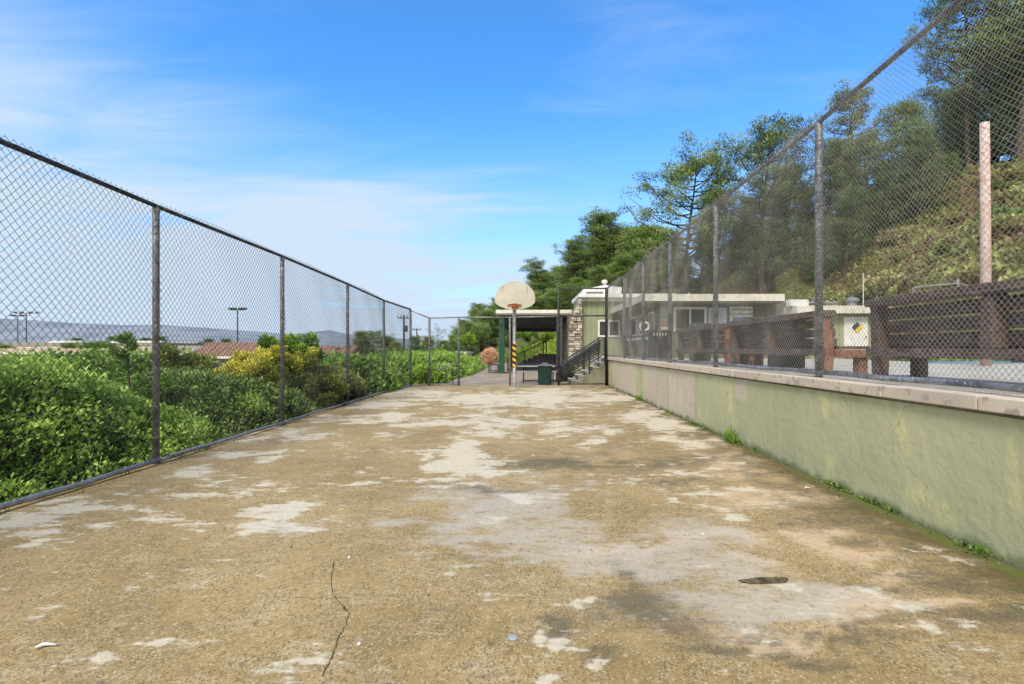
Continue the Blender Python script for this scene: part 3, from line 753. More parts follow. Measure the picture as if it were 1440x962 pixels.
def poolhouse():
    t = thing('pool_building', 'low dark green pool building with deep cream roof fascia behind the fence', 'building', (7, 21, .95))
    Y = 19.6
    mb = MB(); mb.box(5.15, 10.2, Y, 27.5, .9, 3.08); mb.build('wall', M['siding_dark'], t)
    mb = MB(); mb.box(4.3, 9.5, 18.7, 28.4, 3.06, 3.32); mb.build('roof', M['cream'], t, bevel=.008)
    mb = MB(); mb.box(4.34, 9.46, 18.74, 28.36, 3.0, 3.057); mb.build('soffit', M['siding_dark'], t)
    window(t, 5.68, 6.96, 1.98, 2.92, Y-.003, .1)
    # side wall door, window band
    for a, b in ((20.2, 21.2), (21.6, 22.9), (23.4, 24.6)):
        d = MB()
        for q in ((a, a+.08, 1.9, 2.8), (b-.08, b, 1.9, 2.8), (a+.08, b-.08, 1.9, 1.98), (a+.08, b-.08, 2.72, 2.8)):
            d.box(5.09, 5.147, q[0], q[1], q[2], q[3])
        sw = d.build('window', M['white'], t)
        g = MB(); g.box(5.12, 5.145, a+.08, b-.08, 1.98, 2.72); g.build('pane', M['glass'], sw)
    mb = MB(); mb.box(4.95, 5.147, 19.9, 24.8, 1.70, 1.80); mb.build('counter_ledge', M['white'], t)
    mb = MB(); mb.box(5.08, 5.147, 26.4, 26.5, .95, 2.99); mb.build('corner_trim', M['white'], t)
    mb = MB(); mb.tube([(6.8, 21, 3.32), (6.72, 21, 3.62)], .02, 6); mb.tube([(9.0, 21, 3.32), (9.0, 21, 3.55)], .02, 6); mb.tube([(5.6, 21, 3.32), (5.6, 21, 3.42)], .07, 10); mb.build('roof_vent', M['white'], t)
    # signs
    s = thing('notice_sign', 'narrow notice board stacked grey, green and red left of the window', 'sign', (5.4, Y, 2.5))
    y0 = Y-.03
    mb = MB(); mb.box(5.20, 5.58, y0, Y-.003, 2.04, 2.95); mb.build('board', M['white'], s)
    for z0, z1, m_, in ((2.66, 2.93, 'grey_lid'), (2.44, 2.62, 'sign_green'), (2.18, 2.40, 'red')):
        mb = MB(); mb.box(5.22, 5.56, y0-.006, y0-.001, z0, z1); pn = mb.build('notice', M[m_], s)
        for k in range(3):
            zz = z0+(z1-z0)*(.25+.25*k); mb = MB(); mb.box(5.27, 5.51-.05*(k % 2), y0-.010, y0-.007, zz-.012, zz+.012); mb.build('text_line', M['white'], pn)
    s = thing('poster', 'pale blue poster on the wall between window and white warning sign', 'poster', (7.35, Y, 2.5))
    mb = MB(); mb.box(7.02, 7.72, y0+.005, Y-.003, 2.18, 2.92); pp = mb.build('sheet', M['poster'], s)
    mb = MB(); mb.box(7.02, 7.72, y0-.004, y0+.003, 2.89, 2.92); mb.build('edge', M['sign_blue'], s)
    for k in range(7):
        mb = MB(); mb.box(7.1, 7.62-.07*(k % 3), y0+.001, y0+.004, 2.26+.085*k, 2.275+.085*k); mb.build('text_line', M['greyblack'], pp)
    s = thing('warning_sign', 'white sign reading WARNING NO LIFEGUARD ON DUTY', 'sign', (8.27, Y, 2.5))
    mb = MB(); mb.box(7.84, 8.71, y0, Y-.003, 2.2, 2.93); mb.build('board', M['white'], s, bevel=.004)
    text_mesh('WARNING', .155, (8.275, y0-.003, 2.77), M['ink'], s); text_mesh('NO LIFEGUARD', .125, (8.275, y0-.003, 2.60), M['ink'], s); text_mesh('ON DUTY', .14, (8.275, y0-.003, 2.42), M['ink'], s)
    # annex
    t = thing('equipment_shed', 'small green shed with cream roof edge right of the pool building', 'shed', (11, 19, .95))
    mb = MB(); mb.box(10.25, 12.75, 18.4, 22, .9, 2.56); mb.build('wall', M['siding'], t)
    mb = MB(); mb.box(9.6, 12.75, 18.05, 22.3, 2.57, 2.84); mb.build('roof', M['cream'], t, bevel=.01)
    mb = MB(); mb.box(9.5, 10.15, 18.3, 18.6, 2.72+.13, 3.0+.08); mb.build('fascia_box', M['white'], t)
    mb = MB(); mb.box(11.45, 12.3, 18.34, 18.397, 1.0, 2.46); dr = mb.build('door', M['white'], t, bevel=.005)
    mb = MB(); mb.tube([(12.2, 18.33, 1.75), (12.2, 18.28, 1.75)], .025, 8); mb.build('handle', M['galv'], dr)
    mb = MB(); mb.tube([(9.6, 20, 3.12), (12.2, 20, 3.12)], .04, 8); mb.tube([(9.6, 20, 2.98), (12.2, 20, 2.98)], .03, 8)
    for x in (9.7, 11, 12.1): mb.tube([(x, 20, 2.84), (x, 20, 3.12)], .03, 6)
    mb.build('roof_pipe', M['galv'], t)
    mb = MB(); mb.lathe([(.16, 0), (.16, .22), (.24, .24), (.24, .32), (.05, .40)], 16, (12.15, 19, 2.84)); mb.lathe([(.1, 0), (.1, .3), (.2, .36), (.22, .5), (.08, .58)], 14, (11.7, 20.5, 2.84)); mb.build('roof_vent', M['galv'], t)
    s = thing('hazard_diamond', 'small yellow and black diamond sign on the white shed door', 'sign', (11.9, 18.3, 2.08))
    c = (11.9, 18.33, 2.08); r = .2
    def dia(cx, cz, r, m_, n_, y):
        mb = MB(); mb.prism([(cx-r, y, cz), (cx, y, cz-r), (cx+r, y, cz), (cx, y, cz+r)], (0, .006, 0)); mb.build(n_, M[m_], s)
    dia(c[0], c[2], r, 'ink', 'plate', 18.325)
    h = r*.46
    dia(c[0]-r/2, c[2], h, 'sign_blue', 'quadrant', 18.315); dia(c[0]+r/2, c[2], h, 'yellow', 'quadrant', 18.315); dia(c[0], c[2]+r/2, h, 'ink', 'quadrant', 18.315); dia(c[0], c[2]-r/2, h, 'yellow', 'quadrant', 18.315)
poolhouse()

# ------------------------------------------------------------------ benches
def bench(x, y0, y1, label, h=1.0, z=.95, nposts=3):
    t = thing('timber_bench', label, 'bench', (x, (y0+y1)/2, z), 'heavy timber benches along the pool deck fence')
    ys = [y0+.08+(y1-y0-.16)*k/(nposts-1) for k in range(nposts)]
    for i, y in enumerate(ys):
        mm = M['redwood_end'] if i == 0 else M['redwood']
        mid = 0 < i < nposts-1
        if mid: poly = [(x-.13, y-.07, z+.385), (x+.05, y-.07, z+.385), (x+.05, y-.07, z+h-.102), (x-.11, y-.07, z+h-.102)]
        else: poly = [(x-.08, y-.07, z), (x+.05, y-.07, z), (x+.08, y-.07, z+.42), (x+.03, y-.07, z+h-.1), (x-.10, y-.07, z+h-.1)]
        mb = MB(); mb.prism(poly, (0, .14, 0)); mb.build('post', mm, t, bevel=.006)
        if not mid:
            mb = MB(); mb.box(x+.44, x+.58, y-.07, y+.07, z, z+.30); mb.build('leg', mm, t, bevel=.006)
        mb = MB(); mb.box(x+.06, x+.60, y-.115, y-.072, z+.24, z+.36); mb.build('cross_beam', mm, t, bevel=.004)
    zz = z+.40
    sh = (h-.1-.42)/3
    for k in range(3):
        mb = MB(); mb.box(x+.06-.025*k, x+.11-.025*k, y0, y1, zz+k*sh+.010, zz+(k+1)*sh-.010); mb.build('back_board', M['redwood'], t, bevel=.004)
    mb = MB(); mb.box(x-.15, x+.08, y0-.02, y1+.02, z+h-.1, z+h); mb.build('top_rail', M['redwood'], t, bevel=.008)
    for k in range(3):
        mb = MB(); mb.box(x+.12+.16*k, x+.27+.16*k, y0-.03, y1+.03, z+.365, z+.415); mb.build('seat_plank', M['redwood'], t, bevel=.006)
    mb = MB(); mb.box(x-.135, x-.092, y0-.05, y1+.03, z+.27, z+.38); mb.build('apron', M['redwood'], t, bevel=.004)
    return t
bench(4.78, 3.4, 6.95, 'nearest heavy timber bench, its back and thick top rail filling the right edge', 1.04)
bench(4.62, 7.75, 11.3, 'long timber bench with reddish end post, middle of the row behind the fence', .96)
bench(4.66, 11.6, 15.3, 'farthest dark timber bench of the row, beside the black slatted bin', .95)

def slat_bin():
    t = thing('litter_bin', 'black slatted litter bin standing before the pool building notice board', 'bin', (4.15, 15.9, .95))
    mb = MB(); mb.box(3.9, 4.42, 15.7, 16.2, 1.0, 1.84); mb.build('body', M['slats'], t, bevel=.01)
    mb = MB(); mb.box(3.86, 4.46, 15.66, 16.24, 1.84, 1.9); mb.build('lid', M['greyblack'], t, bevel=.01)
    for i in range(5):
        mb = MB(); mb.box(3.95+.09*i, 3.975+.09*i, 15.69, 15.697, 1.72, 1.83); mb.build('slat', M['white'], t)
    for i, (x, y, lab) in enumerate(((4.95+.35, 12.2, 'dark lidded bin poking above the middle of the bench row'), (5.15, 10.1, 'flat dark grill top showing just above the bench row'), (5.3, 15.5, 'small dark bin top above the far bench, under the window'))):
        hh = (1.12, 1.04, 1.14)[i]
        t = thing('trash_bin', lab, 'bin', (x, y, .95), 'dark bins behind the timber benches')
        mb = MB(); mb.box(x-.25, x+.25, y-.25, y+.25, .95, .95+hh-.12); mb.build('body', M['black'], t, bevel=.02)
        mb = MB(); mb.prism([(x-.29, y-.29, .95+hh-.12), (x+.29, y-.29, .95+hh-.12), (x+.24, y-.29, .95+hh-.02), (x-.2, y-.29, .95+hh)], (0, .58, 0)); mb.build('lid', M['greyblack'], t, bevel=.01)
    t = thing('life_ring', 'white life ring hung on a dark post beside the pool building', 'life ring', (3.95, 16.9, 2.05))
    mb = MB(); mb.torus((3.95, 16.9, 2.05), .14, .045, 24, 10, axis='y'); mb.build('ring', M['white'], t, smooth=True)
    for a in range(4):
        A = a*math.pi/2+.4; mb = MB(); mb.torus((3.95+.14*math.cos(A), 16.9, 2.05+.14*math.sin(A)), .048, .008, 12, 5, axis='z'); mb.build('band', M['red'], t)
    t = thing('ring_post', 'dark post carrying the white life ring', 'post', (3.95, 17.0, .95))
    mb = MB(); mb.box(3.92, 3.98, 16.98, 17.04, .95, 2.25); mb.build('shaft', M['black'], t); mb = MB(); mb.box(3.86, 4.04, 16.955, 16.977, 1.95, 2.15); mb.build('backing_plate', M['greyblack'], t)
slat_bin()

def court_bits():
    # picnic table
    t = thing('picnic_table', 'dark metal picnic table with bench seats behind the hoop', 'table', (.5, 20.6, 0))
    mb = MB(); mb.box(-.3, 1.35, 20.25, 21.0, .66, .70); mb.build('tabletop', M['black'], t, bevel=.006)
    for y in (19.85, 21.2):
        mb = MB(); mb.box(-.3, 1.35, y, y+.26, .42-.02, .45); mb.build('seat', M['grey_lid'] if y < 20 else M['greyblack'], t, bevel=.005)
    mb = MB(); mb.box(-.3, 1.35, 20.2, 20.248, .60, .655); mb.build('edge_rail', M['grey_lid'], t)
    for x in (-.05, 1.1):
        mb = MB(); mb.tube([(x, 19.95, 0), (x, 19.95, .40)], .025, 8); mb.build('leg', M['black'], t)
        mb = MB(); mb.tube([(x, 21.3, 0), (x, 21.3, .40)], .025, 8); mb.build('leg', M['black'], t)
        mb = MB(); mb.tube([(x, 19.95, .36), (x, 21.3, .36)], .022, 8); mb.tube([(x, 20.6, .36), (x, 20.6, .66)], .03, 8); mb.build('support', M['black'], t)
    # trash can
    t = thing('trash_can', 'round dark green slatted trash can with pale lid beside the stair', 'bin', (.72, 18.8, 0))
    c = (.74, 18.85, 0)
    mb = MB(); mb.lathe([(.215, 0), (.225, .05), (.24, .66), (.225, .68)], 24, c); mb.build('body', M['bin_green'], t, smooth=False)
    mb = MB()
    for k in range(24):
        a = 2*math.pi*k/24; mb.beam((c[0]+.235*math.cos(a), c[1]+.235*math.sin(a), .03), (c[0]+.248*math.cos(a), c[1]+.248*math.sin(a), .67), .03, .012)
    mb.build('slats', M['bin_green'], t)
    mb = MB(); mb.lathe([(.29, 0), (.30, .015), (.28, .035), (.12, .05)], 24, (c[0], c[1], .69)); mb.build('lid', M['grey_lid'], t, smooth=False)
    mb = MB(); mb.lathe([(.12, 0), (.13, .05), (.05, .06)], 18, (c[0], c[1], .745)); mb.build('ash_tray', M['grey_lid'], t)
    # bench at pavilion
    t = thing('park_bench', 'small dark bench beside the pavilion post at the left of the path', 'bench', (-1.7, 27.5, 0))
    mb = MB(); mb.box(-2.0, -1.35, 27.3, 28.8, .42, .46); mb.build('seat', M['greyblack'], t)
    mb = MB(); mb.prism([(-1.36, 27.3, .46), (-1.30, 27.3, .46), (-1.2, 27.3, .86), (-1.25, 27.3, .86)], (0, 1.5, 0)); mb.build('backrest', M['black'], t)
    for x in (-1.93, -1.45):
        for y in (27.4, 28.65): mb = MB(); mb.beam((x, y, 0), (x, y, .42), .05, .05); mb.build('leg', M['greyblack'], t)
    # handrail beyond left
    t = thing('handrail', 'grey pipe handrail dropping into the ivy beyond the left corner', 'railing', (-2.9, 19.2, 0))
    Z = 19.3
    mb = MB(); mb.tube([(wx(600, Z), Z, wz(531, Z)), (wx(607, Z), Z, wz(526, Z)), (wx(626, Z), Z, wz(515, Z)), (wx(634, Z), Z, wz(512, Z)), (wx(645, Z), Z, wz(513, Z))], .022, 8); mb.build('rail', M['galv'], t, smooth=True)
    mb = MB(); mb.tube([(wx(600, Z), Z+.1, wz(535, Z)), (wx(607, Z), Z+.1, wz(530, Z)), (wx(626, Z), Z+.1, wz(518, Z))], .015, 8); mb.build('rail', M['galv'], t, smooth=True)
    for px in (627, 637): mb = MB(); mb.tube([(wx(px, Z), Z, -.1), (wx(px, Z), Z, wz(514, Z))], .02, 8); mb.build('post', M['greyblack'], t)
    # litter
    def litter(px, py, lab, kind):
        p = gp((px, py))
        t = thing('litter', lab, 'litter', (p.x, p.y, 0))
        mb = MB()
        if kind == 0:
            pts = [(p.x-.035, p.y-.012, .012), (p.x-.015, p.y+.006, .016), (p.x+.01, p.y+.014, .012), (p.x+.038, p.y+.012, .01)]
            mb.tube(pts, [.004, .008, .006, .003], 7); mb.build('scrap', M['litter'], t, smooth=True)
        elif kind == 1:
            mb.lathe([(.007, .001), (.010, .005), (.007, .010), (.001, .012)], 9, (p.x, p.y, 0)); mb.build('pebble', M['litter'], t, smooth=True)
        else:
            mb.lathe([(.022, .001), (.022, .003), (.016, .004)], 20, (p.x, p.y, 0)); mb.build('disc', M['grey_lid'], t)
    litter(64, 912, 'curled white scrap lying on concrete, lower left corner', 0)
    litter(505, 907, 'small white pebble beside the mossy crack', 1)
    litter(721, 897, 'round pale disc flat on the concrete, bottom centre', 2)
    litter(491, 785, 'tiny white fleck above the top of the crack', 1)
    litter(988, 752, 'tiny pale chip right of the wet patch', 1)
    litter(1136, 688, 'thin white scrap near the foot of the green wall', 0)
    # pink pole, thin pole, pipe rail
    t = thing('timber_pole', 'tall pale pink weathered pole rising behind the nearest bench', 'pole', (10, 11.1, .95))
    mb = MB(); mb.tube([(10, 11.1, .95), (9.99, 11.1, 3.5), (9.97, 11.1, 6.22)], [.1, .095, .085], 14); mb.build('shaft', M['pink_pole'], t, smooth=True)
    t = thing('thin_pole', 'thin pale stake at the foot of the hillside behind the shed', 'pole', (wx(1214, 24), 24, 2))
    mb = MB(); mb.tube([(wx(1214, 24), 24, 1.5), (wx(1214, 24), 24, wz(384, 24))], .025, 6); mb.build('shaft', M['cream'], t)
    t = thing('pipe_railing', 'low silver pipe rail on the slope above the nearest bench', 'railing', (13, 14, 2))
    Z = 17
    pts = [(wx(1284, Z), Z, wz(420, Z)), (wx(1284, Z), Z, wz(406, Z)), (wx(1290, Z), Z, wz(404, Z)), (wx(1345, Z), Z, wz(399, Z)), (wx(1362, Z), Z, wz(402, Z))]
    mb = MB(); mb.tube(pts, .035, 8); mb.tube([(wx(1347, Z), Z, wz(415, Z)), (wx(1347, Z), Z, wz(392, Z))], .045, 8); mb.build('rail', M['galv'], t)
    # pool edge curb
    mb = MB(); mb.box(10.4, 14.0, 12.9, 13.25, .95, 1.0); tag(mb.build('pool_edge', M['poolblue'], bevel=.01), kind='structure')
    # gate post
    t = thing('gate_post', 'second steel post just behind the fence near the far stair', 'post', (wx(886.5, 17), 17, 1))
    mb = MB(); mb.tube([(wx(886.5, 17), 17, .95), (wx(886.5, 17), 17, wz(406, 17))], .04, 10); mb.build('shaft', M['galv_dark'], t)
court_bits()

# ------------------------------------------------------------------ hedges (heightfield mounds covered with leaves)
def hedge(name, label, cat, x0, x1, y0, y1, H, mat, n, size, nseed, tint_lo=.0, group=None, amp=.13, wl=2.6, aspect=.55, lift=.10, yshade=None):
    t = thing(name, label, cat, ((x0+x1)/2, (y0+y1)/2, 0), group)
    st = max(.05, size*1.1)
    xs = np.arange(x0, x1+st, st); ys = np.arange(y0, y1+st, st)
    Xg, Yg = np.meshgrid(xs, ys)
    Zg = H(Xg, Yg)
    gy, gx = np.gradient(Zg, st)
    # evaluate the clump noise on the surface itself and push out along the normal
    Gn = np.stack([-gx, -gy, np.ones_like(gx)], -1); Gn /= np.linalg.norm(Gn, axis=2)[..., None]
    flat = np.stack([Xg.ravel(), Yg.ravel(), Zg.ravel()], 1)
    nz = fnoise(flat, wl, nseed)+.5*fnoise(flat, wl*2.3, nseed+3)+.3*fnoise(flat, wl*5, nseed+8)
    nz = nz.reshape(Xg.shape)
    S = np.stack([Xg, Yg, Zg], -1) + Gn*(amp*nz)[..., None]
    S[..., 0] = np.minimum(S[..., 0], x1-.02)
    nx_, ny_ = len(xs), len(ys); i = np.arange(nx_*ny_).reshape(ny_, nx_)
    Fq = np.stack([i[:-1, :-1], i[:-1, 1:], i[1:, 1:], i[1:, :-1]], -1).reshape(-1, 4)
    Vc = (S-Gn*.13).reshape(-1, 3)
    np_mesh('core', Vc, Fq, M['core'], t, smooth=True)
    # sample proportional to surface area
    w = np.sqrt(1+gx**2+gy**2)
    gn = np.hypot(gx, gy)
    w = w*np.where(Zg < -.6, .15, 1)
    w = (w/w.sum()).ravel(); idx = rng.choice(len(w), n, p=w)
    G = Gn.reshape(-1, 3)[idx]
    P = S.reshape(-1, 3)[idx]
    T1 = np.stack([np.ones(n), np.zeros(n), gx.ravel()[idx]], 1); T2 = np.stack([np.zeros(n), np.ones(n), gy.ravel()[idx]], 1)
    P = P + T1*(rng.uniform(-.5, .5, n)*st)[:, None] + T2*(rng.uniform(-.5, .5, n)*st)[:, None]
    dep = rng.uniform(-1, 1, n); P = P + G*(dep*lift)[:, None]
    nn = nz.ravel()[idx]
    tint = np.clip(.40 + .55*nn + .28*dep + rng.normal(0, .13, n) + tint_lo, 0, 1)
    D = G*.8 + np.array([0.0, 0, .35])
    P[:, 0] = np.minimum(P[:, 0], x1+.02)
    # stray shoots that break the outline
    ns = max(30, n//700); si = rng.choice(len(w), ns, p=w); SP = S.reshape(-1, 3)[si]; SG = Gn.reshape(-1, 3)[si]
    sd = SG + np.array([0, 0, .9]) + rng.normal(0, .5, (ns, 3)); sd /= np.linalg.norm(sd, axis=1)[:, None]
    ln = size*rng.uniform(2, 5.5, ns); kk = 9
    sP = []; sD = []; sT = []
    for q in range(kk):
        f_ = (q+1)/kk
        p_ = SP + sd*(ln*f_)[:, None]; p_[:, 0] = np.minimum(p_[:, 0], x1+.02)
        for _ in range(2): sP.append(p_); sD.append(sd*.5+rng.normal(0, .7, (ns, 3))); sT.append(np.clip(rng.normal(.62, .12, ns), 0, 1))
    P = np.concatenate([P]+sP); D = np.concatenate([D]+sD); tint = np.concatenate([tint]+sT)
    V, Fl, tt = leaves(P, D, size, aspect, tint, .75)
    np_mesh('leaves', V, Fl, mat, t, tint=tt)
    mbs = MB()
    for q in range(0, ns, 2): mbs.tube([tuple(SP[q]-SG[q]*.1), tuple(SP[q]+sd[q]*ln[q])], [size*.07, size*.03], 4, cap=False)
    mbs.build('stems', M['bark'], t)
    return t
def H1(x, y):  # big bright ivy bank, near left
    rise = sm(-4.30, -5.5, x)
    end = np.clip((8.7 - y - .35*(x+4.4))/3.2, 0, 1)
    return -.45 + .32*rise + end*(.33 + .84*rise)
hedge('ivy_hedge', 'bright green leafy bank pressed against the left fence, nearest the camera', 'hedge', -9.5, -4.34, 1.6, 11.5, H1, M['ivy'], 130000, .046, 1, .17, amp=.15, wl=2.3, lift=.11, aspect=.6)
def mound(cx, cy, rx, ry, top, base=-.6, p=2.2):
    def H(x, y):
        q = np.clip(1-((np.abs(x-cx)/rx)**p+(np.abs(y-cy)/ry)**p), 0, 1)
        return base+(top-base)*np.sqrt(q)
    return H
hedge('ivy_hedge', 'mid green ivy mass filling behind the dark shrub and the near bank', 'hedge', -12.5, -7.2, 8.6, 14.5, mound(-9.8, 11.6, 2.6, 2.9, 1.12, p=3), M['ivy'], 26000, .065, 15, .0, amp=.16, wl=2)
hedge('shrub', 'dark dull green shrub between first and second left fence posts', 'shrub', -8.4, -4.36, 8.0, 12.4, mound(-6.4, 10, 2.2, 2.4, .78), M['dull_leaf'], 42000, .05, 5, .05, amp=.2, wl=2)
hedge('shrub', 'olive shrub with dry twigs right of the second left fence post', 'shrub', -7.6, -4.36, 11.4, 14.8, mound(-5.8, 13, 1.9, 1.9, .86), M['olive_leaf'], 24000, .06, 6, .0, amp=.14, wl=2)
hedge('ivy_hedge', 'long mid green leafy hedge behind the far posts of the left fence', 'hedge', -8.5, -4.1, 13.6, 19.5, mound(-6.6, 16.6, 2.6, 3.4, 1.0, p=2.6), M['ivy'], 34000, .08, 8, -.06, amp=.16, wl=1.8)
hedge('ivy_hedge', 'vivid green ivy bank beyond the far fence, left of the path', 'hedge', -8, -2.75, 18.9, 40, mound(-6.2, 30, 3.7, 11.5, .86, p=3.0), M['ivy'], 52000, .13, 9, .06, amp=.2, wl=1.2, lift=.15)
hedge('shrub', 'green shrub filling the corner behind the far left fence bend', 'shrub', -4.6, -3.05, 18.6, 20.6, mound(-3.8, 19.5, .8, .95, .55, -.3), M['lime_leaf'], 6000, .08, 19, -.1, amp=.1, wl=2.5)

def bush(name, label, c, rx, ry, rz, mat, n, size, seed, tint0=0, group=None, stems=True, aspect=.45, cat='shrub', clumps=26):
    """free standing bush/flower head: clump cloud with gaps, plus stems"""
    t = thing(name, label, cat, (c[0], c[1], c[2]-rz), group)
    rs = np.random.default_rng(seed)
    K = rs.normal(0, 1, (clumps, 3)); K /= np.linalg.norm(K, axis=1)[:, None]; K *= rs.uniform(.35, .95, clumps)[:, None]
    K = K*np.array([rx, ry, rz]); kr = rs.uniform(.22, .42, clumps)*min(rx, rz)*1.0
    which = rs.integers(0, clumps, n)
    D = rs.normal(0, 1, (n, 3)); D /= np.linalg.norm(D, axis=1)[:, None]
    rr = rs.uniform(0, 1, n)**.4
    P = K[which] + D*(rr*kr[which])[:, None] + np.array(c)
    kt = rs.uniform(-.18, .18, clumps)
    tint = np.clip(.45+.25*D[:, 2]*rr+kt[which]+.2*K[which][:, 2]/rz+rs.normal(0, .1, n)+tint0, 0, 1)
    V, Fl, tt = leaves(P, D+np.array([0, 0, .4]), size, aspect, tint, .7)
    np_mesh('leaves', V, Fl, mat, t, tint=tt)
    if stems:
        mb = MB()
        for k in range(min(clumps, 12)):
            e = K[k]+np.array(c); mb.tube([(c[0]+rnd.uniform(-.1, .1)*rx, c[1], c[2]-rz), ((c[0]+e[0])/2, (c[1]+e[1])/2, (c[2]-rz+e[2])/2+.1*rz), tuple(e)], [.03*rz, .02*rz, .008*rz], 5)
        mb.build('stems', M['bark'], t)
    return t
Z = 10.5
bush('flowering_shrub', 'yellow flowering shrub rising behind the second left fence post', (wx(350, Z), Z, wz(518, Z)), .8, .5, .44, M['yellow_flower'], 14000, .05, 31, .08)
bush('flowering_shrub', 'paler yellow flowering shrub just right of the second left post', (wx(412, 11.3), 11.3, wz(506, 11.3)), .6, .5, .3, M['yellow_flower'], 6000, .05, 32, -.12)
bush('shrub', 'upright fresh green shrub above the yellow flowers', (wx(405, 12.4), 12.4, wz(497, 12.4)), .95, .5, .42, M['lime_leaf'], 8000, .09, 33, -.1)
bush('shrub', 'low yellow green weeds at the foot of the dark shrub', (wx(352, 9.3), 9.3, .15), .4, .35, .35, M['lime_leaf'], 3000, .05, 34, .0)
bush('shrub', 'olive twiggy shrub at the base of the third left post', (wx(462, 11.6), 11.6, .35), .45, .4, .5, M['olive_leaf'], 5500, .05, 35, -.12)
bush('shrub', 'light green wispy shrub hiding the wall of the brown roofed house', (wx(262, 11), 11, wz(512, 11)), .8, .5, .42, M['olive_leaf'], 6500, .07, 36, .1)
bush('orange_shrub', 'rounded orange dried shrub beside the path near the pavilion', (wx(688, 30), 30, wz(500, 30)), (.50), .48, .54, M['orange_leaf'], 16000, .06, 37, .35, clumps=60, aspect=.4)
bush('shrub', 'leafy green plant seen through the near stair railing', (1.75, 21.3, .32), .5, .5, .36, M['ivy'], 4000, .09, 38, 0)
bush('shrub', 'round grey green bush on the slope left of the pavilion', (wx(677, 50), 50, wz(468, 50)), 1.0, 1.0, .95, M['dull_leaf'], 8000, .12, 39, .12, clumps=60)
for k, (px, py, Y, r, nm) in enumerate([(655, 478, 48, 1.1, 'low lime bush at the left end of the slope'), (712, 480, 46, .9, 'pale bush seen beneath the pavilion roof left of the hoop'), (742, 470, 60, 1.5, 'yellow green bush under the pavilion roof right of the hoop pole'), (770, 474, 58, 1.2, 'round bush above the far stair landing')]):
    bush('shrub', nm, (wx(px, Y), Y, wz(py, Y)), r, r*.8, r*.6, M['lime_leaf' if k != 1 else 'olive_leaf'], 4500, .14, 50+k, -.05, clumps=40)
# conifer sapling above the near ivy
def sapling():
    Y = 8.0; x = wx(182, Y)
    t = thing('conifer_sapling', 'spiky conifer top sticking up out of the near ivy bank', 'tree', (x, Y, .9))
    mb = MB(); mb.tube([(x, Y, .6), (x-.02, Y, 1.2), (x-.05, Y, wz(472, Y))], [.02, .014, .004], 6); mb.build('trunk', M['bark'], t)
    P = []; D = []
    for k in range(26):
        z = .62+.92*k/26; a = rnd.uniform(0, 6.28); ln = .40*(1.62-z)+.07
        for j in range(70):
            s = rnd.random(); P.append((x+math.cos(a)*ln*s*1.3, Y+math.sin(a)*ln*s, z+.25*s*ln+rnd.uniform(-.03, .03))); D.append((math.cos(a)+rnd.uniform(-.8, .8), math.sin(a)+rnd.uniform(-.8, .8), .4))
    V, Fl, tt = leaves(np.array(P), np.array(D), .07, .3, rng.uniform(.2, .8, len(P)), .3)
    np_mesh('crown', V, Fl, M['ivy'], t, tint=tt)
sapling()
